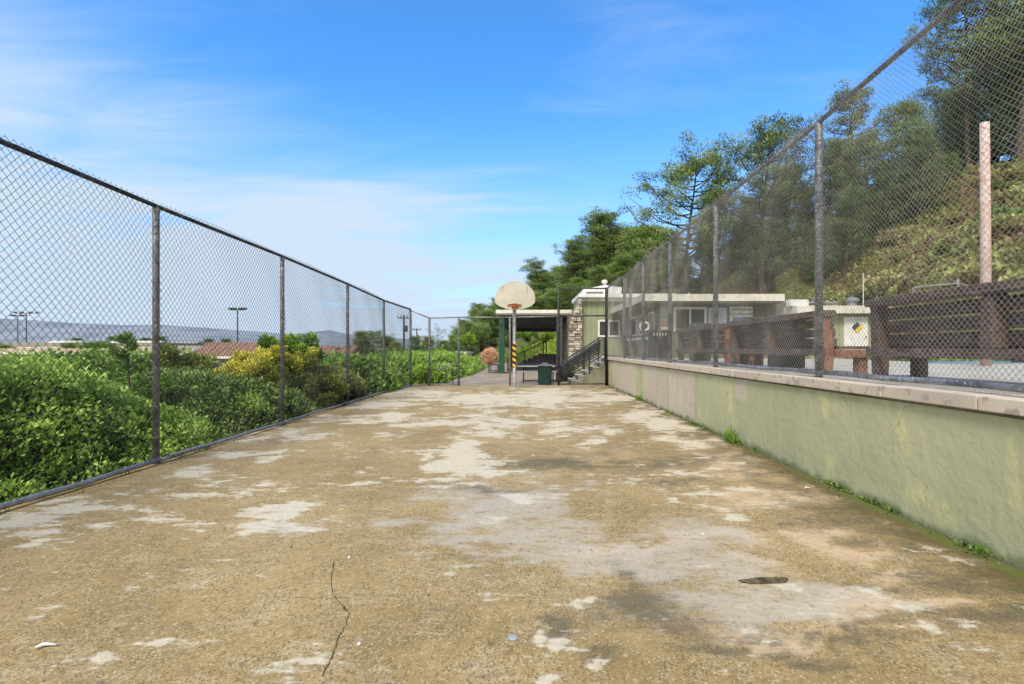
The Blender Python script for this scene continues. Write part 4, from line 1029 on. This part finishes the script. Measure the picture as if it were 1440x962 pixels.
# tufts and moss at the wall foot
def wallfoot():
    n = 7000
    y = rng.uniform(1.5, 17, n); x = 2.985-np.abs(rng.normal(0, .016, n))
    keep = (np.sin(y*3.1)+np.sin(y*7.7+1)+np.sin(y*1.3+2)+np.sin(y*23)*.8) > .9
    for cy, a in ((957.6/135+.05, .25), (957.6/73, .3), (957.6/92, .2), (3.35, .15), (2.6, .2)):
        k2 = rng.integers(0, n, 150); y[k2] = cy+rng.normal(0, a*.5, 150); x[k2] = 2.98-np.abs(rng.normal(0, .035, 150)); keep[k2] = True
    P = np.stack([x, y, rng.uniform(.0, .02, n)], 1)[keep]
    V, Fl, tt = leaves(P, np.tile([-.25, 0, 1.0], (len(P), 1)), .024, .45, None, .6)
    tag(np_mesh('moss_strip', V, Fl, M['moss'], tint=tt), 'green moss and weeds along the foot of the green wall', 'moss', kind='stuff')
    for px, py, lab, h in ((1044, 622, 'bright green weed tuft at the wall foot nearer the camera', .12), (917, 563, 'wider green grass tuft at the far wall foot', .10)):
        p = gp((px, py)); x = min(p.x, 2.93)
        t = thing('grass_tuft', lab, 'grass tuft', (x, p.y, 0))
        m = 260; P = np.stack([x+rng.uniform(-.05, .05, m), p.y+rng.uniform(-.13, .13, m), np.zeros(m)], 1)
        V, Fl, tt = leaves(P, np.tile([0, 0, 1.0], (m, 1)), h, .12, rng.uniform(.4, 1, m), .35)
        np_mesh('blades', V, Fl, M['moss'], t, tint=tt)
    # dry leaf crumbs gathered along the edges and scattered on the slab
    n = 2600; y = rng.uniform(1.2, 17.8, n); side_ = rng.random(n)
    x = np.where(side_ < .5, 2.98-np.abs(rng.normal(0, .09, n)), np.where(side_ < .8, -4.14+np.abs(rng.normal(0, .07, n)), rng.uniform(-4, 2.9, n)))
    keep = (side_ < .8) & ((np.sin(y*4.1)+np.sin(y*9.7)) > -.5) | (side_ > .93)
    P = np.stack([x, y, np.full(n, .004)], 1)[keep]
    V, Fl, tt = leaves(P, np.stack([rng.normal(0, 1, len(P)), rng.normal(0, 1, len(P)), np.full(len(P), .12)], 1), .016, .5, None, .05)
    tag(np_mesh('leaf_litter', V, Fl, leafmat('dry_leaf', (.06, .035, .015), (.17, .11, .05), (.36, .27, .14), .1), tint=tt), 'dry leaf crumbs and grit along the edges of the court', 'leaf litter', kind='stuff')
    # litter of weeds along the left rail
    n = 1400; y = rng.uniform(2, 18, n); keep = (np.sin(y*5)+np.sin(y*2.3)) > .5
    P = np.stack([-4.2+rng.normal(0, .02, n), y, np.zeros(n)], 1)[keep]
    V, Fl, tt = leaves(P, np.tile([0, 0, 1.0], (len(P), 1)), .04, .2, None, .6)
    tag(np_mesh('weed_strip', V, Fl, M['moss'], tint=tt), 'sparse weeds under the bottom rail of the left fence', 'weeds', kind='stuff')
wallfoot()

# ------------------------------------------------------------------ trees
def tree_meshes(kind, h, seed):
    """returns trunk MB and crown arrays in local coords (base at origin)"""
    r_ = random.Random(seed); rs = np.random.default_rng(seed)
    mb = MB(); clumps = []
    lean = r_.uniform(-.08, .08); lean2 = r_.uniform(-.08, .08)
    def tp(f): return Vector((lean*h*f + .02*h*math.sin(f*5+seed), lean2*h*f+.02*h*math.cos(f*4+seed), h*f))
    ntr = 9; tr = .022*h if kind != 'dense' else .03*h
    mb.tube([tp(k/ntr*.97) for k in range(ntr+1)], [tr*(1-.88*k/ntr)*(1.35 if k == 0 else 1) for k in range(ntr+1)], 8)
    if kind == 'pine':      # open umbrella pine
        lo, nl, reach = .40, 42, .34
    elif kind == 'tall':    # tall, clumped crown on bare trunk
        lo, nl, reach = .5, 26, .16
    elif kind == 'dense':
        lo, nl, reach = .10, 46, .30
    else:                   # bare, sparse tree
        lo, nl, reach = .35, 18, .26
    for i in range(nl):
        f = lo + (1-lo)*((i+r_.random())/nl)**.85*.97
        a = i*2.39996 + r_.uniform(-.5, .5)
        q = (f-lo)/(1-lo)
        if kind == 'pine': ln = reach*h*(.45+.75*math.sin(math.pi*min(1, .25+q*.72)))*r_.uniform(.6, 1.15)
        elif kind == 'tall': ln = reach*h*(.5+.8*math.sin(math.pi*(.15+.8*q)))*r_.uniform(.5, 1.2)
        elif kind == 'dense': ln = reach*h*(1.05-q*.75)*r_.uniform(.7, 1.15)
        else: ln = reach*h*r_.uniform(.6, 1.1)
        up = r_.uniform(.15, .6) if kind != 'bare' else r_.uniform(.5, 1.1)
        b0 = tp(f); d = Vector((math.cos(a), math.sin(a), 0))
        pts = [b0]
        for k in range(1, 5):
            s = k/4; pts.append(b0 + d*ln*s + Vector((r_.uniform(-.05, .05)*ln, r_.uniform(-.05, .05)*ln, ln*up*s*s)))
        br = max(tr*.35*(1-.6*q), .012*h*.3)
        mb.tube(pts, [br, br*.8, br*.6, br*.4, br*.2], 5, cap=False)
        ncl = {'pine': 4, 'tall': 3, 'dense': 4, 'bare': 2}[kind]
        for k in range(ncl):
            s = .45+.6*k/ncl+r_.uniform(-.06, .1)
            p = b0 + d*ln*s + Vector((0, 0, ln*up*s*s))
            side = Vector((-d.y, d.x, 0))*r_.uniform(-.35, .35)*ln
            p2 = p + side + Vector((0, 0, r_.uniform(0, .03)*h))
            if k: mb.tube([p - d*ln*.15, p2], [br*.35, br*.12], 4, cap=False)
            rad = h*r_.uniform(.028, .052)*{'pine': 1.15, 'tall': 1.05, 'dense': 1.55, 'bare': .6}[kind]
            clumps.append((p2, rad))
    for k in range(5):
        clumps.append((tp(.94+.012*k) + Vector((r_.uniform(-.03, .03)*h, r_.uniform(-.03, .03)*h, 0)), h*.04))
    n_per = {'pine': 105, 'tall': 110, 'dense': 105, 'bare': 30}[kind]
    Cn = np.array([tuple(c[0]) for c in clumps]); Rr = np.array([c[1] for c in clumps])
    n = len(clumps)*n_per; w = np.repeat(np.arange(len(clumps)), n_per)
    D = rs.normal(0, 1, (n, 3)); D /= np.linalg.norm(D, axis=1)[:, None]
    rr = rs.uniform(0, 1, n)**.45
    squash = np.array([1.25, 1.25, .62 if kind in ('pine', 'tall') else .8])
    P = Cn[w] + D*squash*(rr*Rr[w])[:, None]
    kt = rs.normal(0, .13, len(clumps))
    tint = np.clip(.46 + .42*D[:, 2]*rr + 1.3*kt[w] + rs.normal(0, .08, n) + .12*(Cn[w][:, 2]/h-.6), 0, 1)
    U = D*.8+np.array([0, 0, .5])
    sz = h*.0165*(1 if kind != 'dense' else 1.1)*rs.uniform(.6, 1.4, n)
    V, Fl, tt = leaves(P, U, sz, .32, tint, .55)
    return mb, V, Fl, tt
def make_tree(name, label, kind, h, seed, mat, loc, group=None, rz=0):
    t = thing(name, label, 'tree', (0, 0, 0), group)
    mb, V, Fl, tt = tree_meshes(kind, h, seed)
    mb.build('trunk', M['bark'], t)
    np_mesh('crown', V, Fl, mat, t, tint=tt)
    t.location = loc; t.rotation_euler = (0, 0, rz); t['h'] = h
    return t
protos = {}
def place(kind, px, ytop, Y, label, seed=None, mat=None, group=None, name=None, widen=1.0):
    """tree whose top projects to ytop, standing on the terrain at distance Y in direction px"""
    X = wx(px, Y); zg = float(terrain(X, Y))-.2
    H = max(2.0, wz(ytop, Y)-zg)
    key = (kind, seed % 3 if seed is not None else 0, mat)
    nm = name or {'pine': 'pine_tree', 'tall': 'tall_pine', 'dense': 'cypress_tree', 'bare': 'bare_tree'}[kind]
    if key not in protos:
        protos[key] = make_tree(nm, label, kind, 10.0, 100+key[1]*17+len(protos), M[mat], (0, 0, 0), group); o = protos[key]
        used = o
    else:
        used = copy_tree(protos[key]); used.name = nm
        if 'group' in used: del used['group']
    tag(used, label, 'tree', group)
    used.location = (X, Y, zg); used.rotation_euler = (0, 0, rnd.uniform(0, 6.28))
    s = H/10; used.scale = (s*widen, s*widen, s)
    return used
# lone pines against the sky and above the fence
place('pine', 964, 226, 38, 'lone umbrella pine with open crown left of the tall fence line', 0, 'pine_leaf', widen=.82)
place('pine', 1072, 184, 36, 'broad dark pine crown breaking the top rail of the right fence', 1, 'dark_leaf', widen=.9)
G1 = 'dark conifers on the hillside behind the right fence'
L1 = 'dark evergreen in the dense stand behind the right fence'
dense = [(985, 330, 412, 'dense'), (1012, 270, 412, 'dense'), (1040, 310, 410, 'dense'), (1085, 262, 406, 'dense'), (1110, 235, 402, 'dense'), (1135, 275, 398, 'dense'), (1158, 205, 390, 'tall'), (1178, 215, 384, 'dense'),
         (1207, 130, 372, 'tall'), (1228, 190, 364, 'dense'), (1262, 150, 350, 'dense'), (1245, 230, 372, 'dense'), (1292, 185, 338, 'dense'), (945, 335, 412, 'dense'), (1315, 210, 326, 'dense'), (1190, 270, 392, 'dense'),
         (1000, 350, 416, 'dense'), (1025, 345, 416, 'dense'), (1062, 330, 410, 'dense'), (1098, 325, 408, 'dense'), (962, 360, 416, 'dense'), (915, 352, 414, 'dense'), (1340, 240, 300, 'dense'), (1125, 320, 404, 'dense'), (1155, 310, 396, 'dense'), (1222, 270, 378, 'dense'), (1050, 280, 400, 'dense')]
for k, (px, yt, yb, kd) in enumerate(dense):
    if px > 1180: yb -= 22*min(1, (px-1180)/60)
    Y = min(ray_ground(px, yb, 20, 90)[1] + (k % 3)*1.2, 70)
    place(kd, px, yt, Y, L1, k, ('dark_leaf', 'pine_leaf', 'olive_pine')[k % 3], G1, name='conifer_tree', widen=1.0 if kd == 'dense' else .9)
place('pine', 1368, -10, 36, 'huge spreading pine at the top right, seen through the mesh', 2, 'dark_leaf', widen=.66)
place('pine', 1440, -130, 33, 'tallest pine cut off by the right edge of the picture', 1, 'pine_leaf', widen=.8)
place('pine', 1400, 60, 44, 'pine standing behind the two biggest ones at upper right', 0, 'dark_leaf', widen=.8)
for px_, yt_, Y_, lab_ in ((1395, 40, 40, 'dense cypress filling the gap between the two biggest pines'), (1438, 90, 36, 'dark cypress at the right edge under the tallest pine'), (1330, 130, 43, 'dense cypress left of the huge spreading pine')):
    place('dense', px_, yt_, Y_, lab_, px_, 'dark_leaf')
place('dense', 1365, 150, 40, 'low wide cypress under the huge spreading pine', 4, 'dark_leaf')
# far tree line on the hill left
G2 = 'bright green trees on the far hillside'
L2 = 'bushy green tree in the far tree line left of the fence'
sky_line = [(655, 448), (670, 432), (690, 428), (705, 418), (722, 412), (742, 402), (760, 382), (778, 380), (792, 374), (808, 352), (822, 362), (842, 338), (858, 330), (872, 326), (886, 322), (900, 322), (915, 318), (932, 322)]
for k, (px, yt) in enumerate(sky_line):
    Y = 150 - (px-650)*.27 + (k % 3)*6
    place('dense', px, yt+3, Y, L2, k, 'bright_pine' if k % 3 else 'pine_leaf', G2, name='hillside_tree', widen=1.5)
for k, (px, yt) in enumerate([(665, 455), (685, 448), (706, 442), (728, 430), (750, 420), (772, 410), (795, 402), (815, 392), (838, 380), (862, 370), (884, 362), (905, 352), (925, 350), (712, 424), (728, 420), (746, 412), (690, 438), (676, 442), (700, 462), (740, 452), (780, 440), (650, 462), (815, 420), (850, 400)]):
    Y = 95 - (px-650)*.14 + (k % 4)*4
    place('dense', px, yt, Y, 'rounded tree in the front rank of the far hillside wood', k+1, 'bright_pine' if k % 2 else 'tan_leaf' if k % 5 == 2 else 'pine_leaf', 'front trees of the far hillside wood', name='hillside_tree', widen=1.6)
place('tall', 838, 308, 92, 'slender tall pine, left of a pair above the far tree line', 0, 'pine_leaf', widen=1.2)
place('tall', 858, 302, 92, 'slender tall pine, right of a pair above the far tree line', 1, 'pine_leaf', widen=1.2)
place('tall', 808, 338, 100, 'short spindly pine just left of the tall pair', 2, 'pine_leaf', widen=1.2)
place('tall', 760, 368, 110, 'thin pine top above the far trees over the backboard', 1, 'pine_leaf', widen=1.3)
place('tall', 672, 428, 130, 'smallest pine spike at the left end of the tree line', 2, 'pine_leaf', widen=1.3)
# trees left of centre, town side
for k, (px, yt, Y, kd, mt, lab) in enumerate([(508, 468, 62, 'dense', 'olive_leaf', 'open olive coloured tree right of the brown roof'), (528, 468, 70, 'pine', 'pine_leaf', 'dark spreading tree behind the hedge near the fence post'),
        (545, 474, 60, 'dense', 'pine_leaf', 'dark rounded tree left of the utility pole'), (585, 474, 66, 'dense', 'dark_leaf', 'dark bushy tree right of the utility pole'),
        (612, 462, 75, 'bare', 'tan_leaf', 'bare twiggy tree above the white roof'), (605, 474, 70, 'dense', 'olive_leaf', 'brownish bushy tree under the bare twigs'),
        (640, 472, 72, 'dense', 'bright_pine', 'small green tree left of the hillside wood'), (560, 482, 55, 'dense', 'olive_leaf', 'low olive tree at the foot of the utility pole'), (625, 480, 62, 'dense', 'bright_pine', 'low green tree above the white flat roof')]):
    place(kd, px, yt, Y, lab, k, mt, name='tree', widen=1.35)
for k, (px, yt, Y) in enumerate([(15, 486, 90), (95, 483, 90), (120, 483, 86), (140, 481, 92), (62, 487, 150), (158, 484, 88), (180, 472, 260), (220, 474, 280), (160, 474, 300), (290, 477, 300), (200, 476, 240), (110, 476, 320), (320, 477, 260)]):
    place('dense', px, yt, Y, 'small distant tree among the town roofs on the left', k, 'bright_pine' if Y < 100 else 'dark_leaf', 'distant trees among the town roofs', name='distant_tree', widen=2.0)

# near hillside cover
def hill_brush():
    t = None; rr_ = random.Random(5)
    mats = ['hill_leaf', 'olive_leaf', 'dull_leaf', 'tan_leaf']
    pr = []
    for k in range(4):
        pr.append(bush('hillside_shrub', 'low scrubby bush dotted over the right hillside', (0, 0, .35), .8, .75, .4, M[mats[k]], 1500, .13, 200+k, 0, 'low scrub on the right hillside', clumps=22))
    n = 0
    while n < 70:
        y = rr_.uniform(11, 42); x = rr_.uniform(14, 33)
        if not (.5 < x/y < 1.2): continue
        o = pr[n] if n < 4 else copy_tree(pr[n % 4])
        o.location = (x, y, float(terrain(x, y))-.1); s_ = rr_.uniform(.5, 1.5); o.scale = (s_, s_, s_*rr_.uniform(.7, 1.2)); o.rotation_euler = (0, 0, rr_.uniform(0, 6.28)); n += 1
hill_brush()
def hill_cover():
    n = 170000
    x = 13.4+rng.uniform(0, 1, n)**1.1*22; y = rng.uniform(8, 60, n)
    z = terrain(x, y); keep = (x/y > .35) & (x/y < 1.15)
    P = np.stack([x, y, z+.02], 1)[keep]
    nz = fnoise(P, .5, 3)+.6*fnoise(P, 1.6, 5)
    tint = np.clip(.48+.75*nz+rng.normal(0, .12, len(P)), 0, 1)
    P[:, 2] += np.clip(nz, -.2, 1)*.35
    V, Fl, tt = leaves(P, np.tile([-.3, -.2, 1.0], (len(P), 1)), .15, .6, tint, .8)
    tag(np_mesh('hillside_ground_cover', V, Fl, M['hill_leaf'], tint=tt), 'mixed green and reddish ground cover on the right hillside', 'ground cover', kind='stuff')
    n = 9000; x = rng.uniform(11.2, 14.4, n); y = rng.uniform(13.5, 17, n)
    P = np.stack([x, y, np.full(n, .96)+rng.uniform(0, .22, n)], 1)
    V, Fl, tt = leaves(P, np.tile([0, 0, 1.0], (n, 1)), .12, .6, rng.uniform(.3, 1, n), .8)
    tag(np_mesh('planter_ground_cover', V, Fl, M['ivy'], tint=tt), 'low bright green plants at the far edge of the pool deck', 'ground cover', kind='stuff')
    # grass slope beneath pavilion
    n = 22000; y = rng.uniform(34, 62, n); x = rng.uniform(-5, 7, n); z = terrain(x, y)
    P = np.stack([x, y, z], 1); keep = z > .05; P = P[keep]
    nz = fnoise(P, .35, 7)
    V, Fl, tt = leaves(P, np.tile([0, -.2, 1.0], (len(P), 1)), .22, .4, np.clip(.6+.6*nz, 0, 1), .6)
    tag(np_mesh('slope_grass', V, Fl, M['lime_leaf'], tint=tt), 'lime green grass on the slope behind the pavilion', 'grass', kind='stuff')
hill_cover()

# ------------------------------------------------------------------ town on the left
def house(name, label, px0, px1, ytop, yeave, Y, roofmat, wallmat, depth=4, pitched=True):
    x0, x1 = wx(px0, Y), wx(px1, Y); zt, ze = wz(ytop, Y), wz(yeave, Y)
    zg = float(min(terrain(x0, Y), terrain(x1, Y)))-.3
    t = thing(name, label, 'house', ((x0+x1)/2, Y, zg))
    mb = MB(); mb.box(x0+.3, x1-.3, Y+.5, Y+depth-.5, zg, ze-.02); mb.build('wall', M[wallmat], t)
    if pitched:
        mb = MB(); mb.prism([(x0, Y, ze), (x0, Y+depth, ze), (x0, Y+depth/2, zt)], (x1-x0, 0, 0)); rf = mb.build('roof', M[roofmat], t)
    else:
        mb = MB(); mb.box(x0, x1, Y, Y+depth, ze, zt); rf = mb.build('roof', M[roofmat], t)
    mb = MB(); mb.box(x0-.05, x1+.05, Y-.12, Y-.003, ze-.2, ze-.003); mb.build('gutter', M['white'], t)
    return t, rf, x0, x1, zt, ze, zg
def town():
    t, rf, x0, x1, zt, ze, zg = house('tiled_house', 'house with brown tiled roof seen left of the second fence post', 268, 388, 481, 501, 40, 'tile', 'town_wall')
    for px, py in ((322, 494), (337, 492), (345, 496)):
        mb = MB(); Yp = 41.5; mb.box(wx(px, Yp)-.15, wx(px, Yp)+.15, Yp, Yp+.3, .8, wz(py-3, Yp)+.0); mb.build('chimney', M['white'], rf)
    t, rf, x0, x1, zt, ze, zg = house('tiled_house', 'house with brown tiled roof and white posts, right of the yellow shrub', 420, 492, 486, 501, 40, 'tile', 'town_wall')
    for px in (441, 455, 492): mb = MB(); mb.box(wx(px, 40)-.1, wx(px, 40)+.1, 39.95, 40.15, zg, ze-.2); mb.build('post', M['white'], t)
    mb = MB(); mb.box(wx(470, 41), wx(477, 41), 41.2, 41.8, wz(497, 41), wz(490, 41)); mb.build('skylight', M['glass'], rf)
    for px in (443, 463, 485): mb = MB(); mb.box(wx(px, 41.2)-.22, wx(px, 41.2)+.22, 41.0, 41.4, wz(500, 41), wz(494, 41.2)); mb.build('roof_vent', M['white'], rf)
    t, rf, x0, x1, zt, ze, zg = house('grey_roofed_house', 'small grey roofed house with white window frames behind the first fence post', 214, 267, 486, 497, 43, 'grey_roof', 'town_wall')
    for px in (230, 245, 258): window(t, wx(px, 43)-.35, wx(px, 43)+.35, wz(514, 43), wz(500, 43), 43.49, .08)
    mb = MB(); mb.box(wx(212, 38), wx(228, 38), 38, 40, wz(517, 38), wz(512, 38)); mb.build('porch_roof', M['white'], t)
    house('long_building', 'long beige flat roofed building low behind the near ivy bank', -160, 224, 490, 496, 62, 'beige_wall', 'beige_wall', 14, False)
    house('long_building', 'second pale tan building, stepped behind the long beige one', -60, 215, 482, 488, 105, 'grey_roof', 'beige_wall', 16, False)
    house('distant_house', 'distant pale house with white roof edge left of the first post', 55, 100, 479, 486, 190, 'cream', 'town_wall', 10)
    house('distant_house', 'distant cream house roof above the small grey house', 140, 215, 479, 486, 170, 'cream', 'town_wall', 10)
    house('distant_house', 'distant dull roof directly left of the brown tiled roof', 226, 266, 480, 487, 150, 'grey_roof', 'town_wall', 10)
    t, rf, x0, x1, zt, ze, zg = house('white_flat_building', 'white flat roofed building beyond the left corner of the court', 577, 656, 495, 498.5, 44, 'white', 'white', 6, False)
    # poles
    def lamp(px, ytop, Y, lab, w, ybase=500):
        x = wx(px, Y); zg = float(terrain(x, Y)); zt = wz(ytop, Y)
        t = thing('floodlight_pole', lab, 'light pole', (x, Y, zg))
        mb = MB(); mb.tube([(x, Y, zg), (x, Y, zt)], [.14, .09], 8); mb.build('pole', M['pole_wood'], t)
        mb = MB(); mb.beam((x-w, Y, zt-.1), (x+w, Y, zt-.1), .12, .12); mb.build('crossarm', M['pole_wood'], t)
        for q in (-1, -.4, .4, 1): mb = MB(); mb.box(x+q*w-.25, x+q*w+.25, Y-.2, Y+.2, zt-.05, zt+.25); mb.build('floodlight', M['greyblack'], t)
    lamp(334, 435, 80, 'floodlight pole with short crossarm above the brown roof', 1.1)
    lamp(37, 440, 110, 'distant floodlight pole with wide crossarm at far left, taller one', 2.4)
    lamp(25, 444, 125, 'fainter floodlight pole just left of the wide armed one', 1.6)
    def upole(px, ytop, Y, lab, w):
        x = wx(px, Y); zg = float(terrain(x, Y)); zt = wz(ytop, Y)
        t = thing('utility_pole', lab, 'utility pole', (x, Y, zg))
        mb = MB(); mb.tube([(x, Y, zg), (x, Y, zt)], [.16, .1], 8); mb.build('pole', M['pole_wood'], t)
        mb = MB(); mb.beam((x-w, Y, zt-.35), (x+w, Y, zt-.35), .1, .12); mb.build('crossarm', M['pole_wood'], t)
        for q in (-.95, -.5, .5, .95): mb = MB(); mb.tube([(x+q*w, Y, zt-.3), (x+q*w, Y, zt-.05)], .05, 6); mb.build('insulator', M['greyblack'], t)
        mb = MB(); mb.tube([(x+.25, Y, zt-1.9), (x+.25, Y, zt-1.2)], .18, 10); mb.build('transformer', M['greyblack'], t)
    upole(568, 443, 58, 'nearer utility pole with crossarm beyond the fence corner', .72)
    upole(586, 461, 85, 'farther, shorter utility pole right of the near one', .75)
    x = wx(587, 34)
    # hills
    prof = [(-700, 452), (-300, 446), (-100, 447), (0, 448), (60, 451), (110, 455), (170, 457), (230, 457), (290, 461), (340, 465), (385, 468), (410, 470), (440, 467), (462, 464), (485, 469), (510, 472), (540, 475), (590, 477), (640, 480), (720, 484), (900, 486)]
    pxs = np.linspace(-700, 900, 500); yt = np.interp(pxs, [p[0] for p in prof], [p[1] for p in prof])
    Yr = 2600; V = []; rows = 9
    for j in range(rows):
        s = j/(rows-1); Y = Yr - 700*(1-s)
        for k, p in enumerate(pxs):
            X = (p-VX)*Yr/F; zt = CAMH+(VY-yt[k])*Yr/F
            nzv = noise.fractal(Vector((X*.004, Y*.006, 0)), 1.0, 2.0, 5)
            V.append((X, Y, -12+(zt+12)*(s**.8)*(1+.10*nzv*(1-s)*2) + 2.5*noise.noise(Vector((X*.03, 0, s*3)))*s))
    i = np.arange(rows*len(pxs)).reshape(rows, -1)
    Fq = np.stack([i[:-1, :-1], i[:-1, 1:], i[1:, 1:], i[1:, :-1]], -1).reshape(-1, 4)
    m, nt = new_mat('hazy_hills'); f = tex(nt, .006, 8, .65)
    finish(nt, mix(nt, ramp(nt, f, .4, .6), (.20, .235, .27), (.27, .31, .345)), 1, spec=0)  # distance haze is put into the blue-grey base colours
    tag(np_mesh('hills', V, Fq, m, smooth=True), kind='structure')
town()

# ------------------------------------------------------------------ sky, sun, camera
SUN_EL, SUN_AZ = 48, 203
w = bpy.data.worlds.new('World'); C.world = w; w.use_nodes = True
nt = w.node_tree; nt.nodes.clear()
sky = N(nt, 'ShaderNodeTexSky'); sky.sky_type = 'NISHITA'; sky.sun_disc = False; sky.sun_elevation = R(SUN_EL); sky.sun_rotation = R(SUN_AZ)
sky.air_density = 1.0; sky.dust_density = .6; sky.ozone_density = 1.6
tc = N(nt, 'ShaderNodeTexCoord'); sx = N(nt, 'ShaderNodeSeparateXYZ'); L(nt, tc.outputs['Generated'], sx.inputs[0])
# project direction on a high cloud plane so that clouds streak towards the horizon
zc = math_n(nt, 'ADD', math_n(nt, 'MAXIMUM', sx.outputs[2], 0), .12)
cx = math_n(nt, 'DIVIDE', sx.outputs[0], zc); cy = math_n(nt, 'DIVIDE', sx.outputs[1], zc)
cb = N(nt, 'ShaderNodeCombineXYZ'); L(nt, cx, cb.inputs[0]); L(nt, cy, cb.inputs[1])
mp = N(nt, 'ShaderNodeMapping'); mp.inputs['Rotation'].default_value = (0, 0, R(-28)); mp.inputs['Scale'].default_value = (.35, 1.0, 1); mp.inputs['Location'].default_value = (3.1, 1.4, 0)
L(nt, cb.outputs[0], mp.inputs[0])
n1 = N(nt, 'ShaderNodeTexNoise'); n1.inputs['Scale'].default_value = .9; n1.inputs['Detail'].default_value = 7; n1.inputs['Roughness'].default_value = .52; n1.inputs['Distortion'].default_value = .5
L(nt, mp.outputs[0], n1.inputs['Vector'])
n2 = N(nt, 'ShaderNodeTexNoise'); n2.inputs['Scale'].default_value = 4.5; n2.inputs['Detail'].default_value = 8; n2.inputs['Roughness'].default_value = .6; n2.inputs['Distortion'].default_value = .8
L(nt, mp.outputs[0], n2.inputs['Vector'])
cn = math_n(nt, 'ADD', math_n(nt, 'MULTIPLY', n1.outputs['Fac'], .72), math_n(nt, 'MULTIPLY', n2.outputs['Fac'], .28))
# cloud veil thickens low on the left
side = math_n(nt, 'ADD', math_n(nt, 'MULTIPLY', sx.outputs[0], -.16), math_n(nt, 'MULTIPLY', ramp(nt, sx.outputs[2], .60, .12), .16))
side = math_n(nt, 'SUBTRACT', side, math_n(nt, 'MULTIPLY', math_n(nt, 'MULTIPLY', ramp(nt, sx.outputs[2], .30, .48), ramp(nt, sx.outputs[0], .15, -.1)), .12))
cm = ramp(nt, math_n(nt, 'ADD', cn, side), .52, .84)
hz = ramp(nt, sx.outputs[2], .46, -.03)
back_fill = ramp(nt, sx.outputs[1], .05, -.35)  # unseen bright band added behind the camera to lift and neutralise ambient light
fac = math_n(nt, 'ADD', math_n(nt, 'MULTIPLY', cm, .85), math_n(nt, 'MULTIPLY', hz, .75), True)
base = mix(nt, 1.0, sky.outputs[0], (.62, 1.42, 2.1), 'MULTIPLY')
colr = mix(nt, fac, base, (4.35, 5.3, 6.5))
colr = mix(nt, math_n(nt, 'MULTIPLY', back_fill, .9), colr, (7.6, 7.2, 6.6))
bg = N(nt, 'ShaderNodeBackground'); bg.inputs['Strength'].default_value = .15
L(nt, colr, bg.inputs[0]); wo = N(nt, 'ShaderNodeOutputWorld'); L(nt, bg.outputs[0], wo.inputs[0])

sl = bpy.data.lights.new('sun', 'SUN'); sl.energy = 3.7; sl.angle = R(16); sl.color = (1, .93, .82)
so = bpy.data.objects.new('sun', sl); COL.objects.link(so)
d = Vector((math.sin(R(SUN_AZ))*math.cos(R(SUN_EL)), math.cos(R(SUN_AZ))*math.cos(R(SUN_EL)), math.sin(R(SUN_EL))))
so.rotation_euler = d.to_track_quat('Z', 'Y').to_euler(); so.location = (0, -10, 20)
cam = bpy.data.cameras.new('camera'); co = bpy.data.objects.new('camera', cam); COL.objects.link(co)
co.location = (0, 0, CAMH); co.rotation_euler = (R(90), 0, 0)
cam.sensor_width = 36; cam.lens = 18; cam.shift_x = -18/1440; cam.shift_y = 9/1440; cam.clip_end = 20000; cam.clip_start = .05
C.camera = co
C.view_settings.view_transform = 'Standard'; C.view_settings.look = 'None'; C.view_settings.exposure = 0; C.view_settings.gamma = 1
C.render.engine = 'CYCLES'
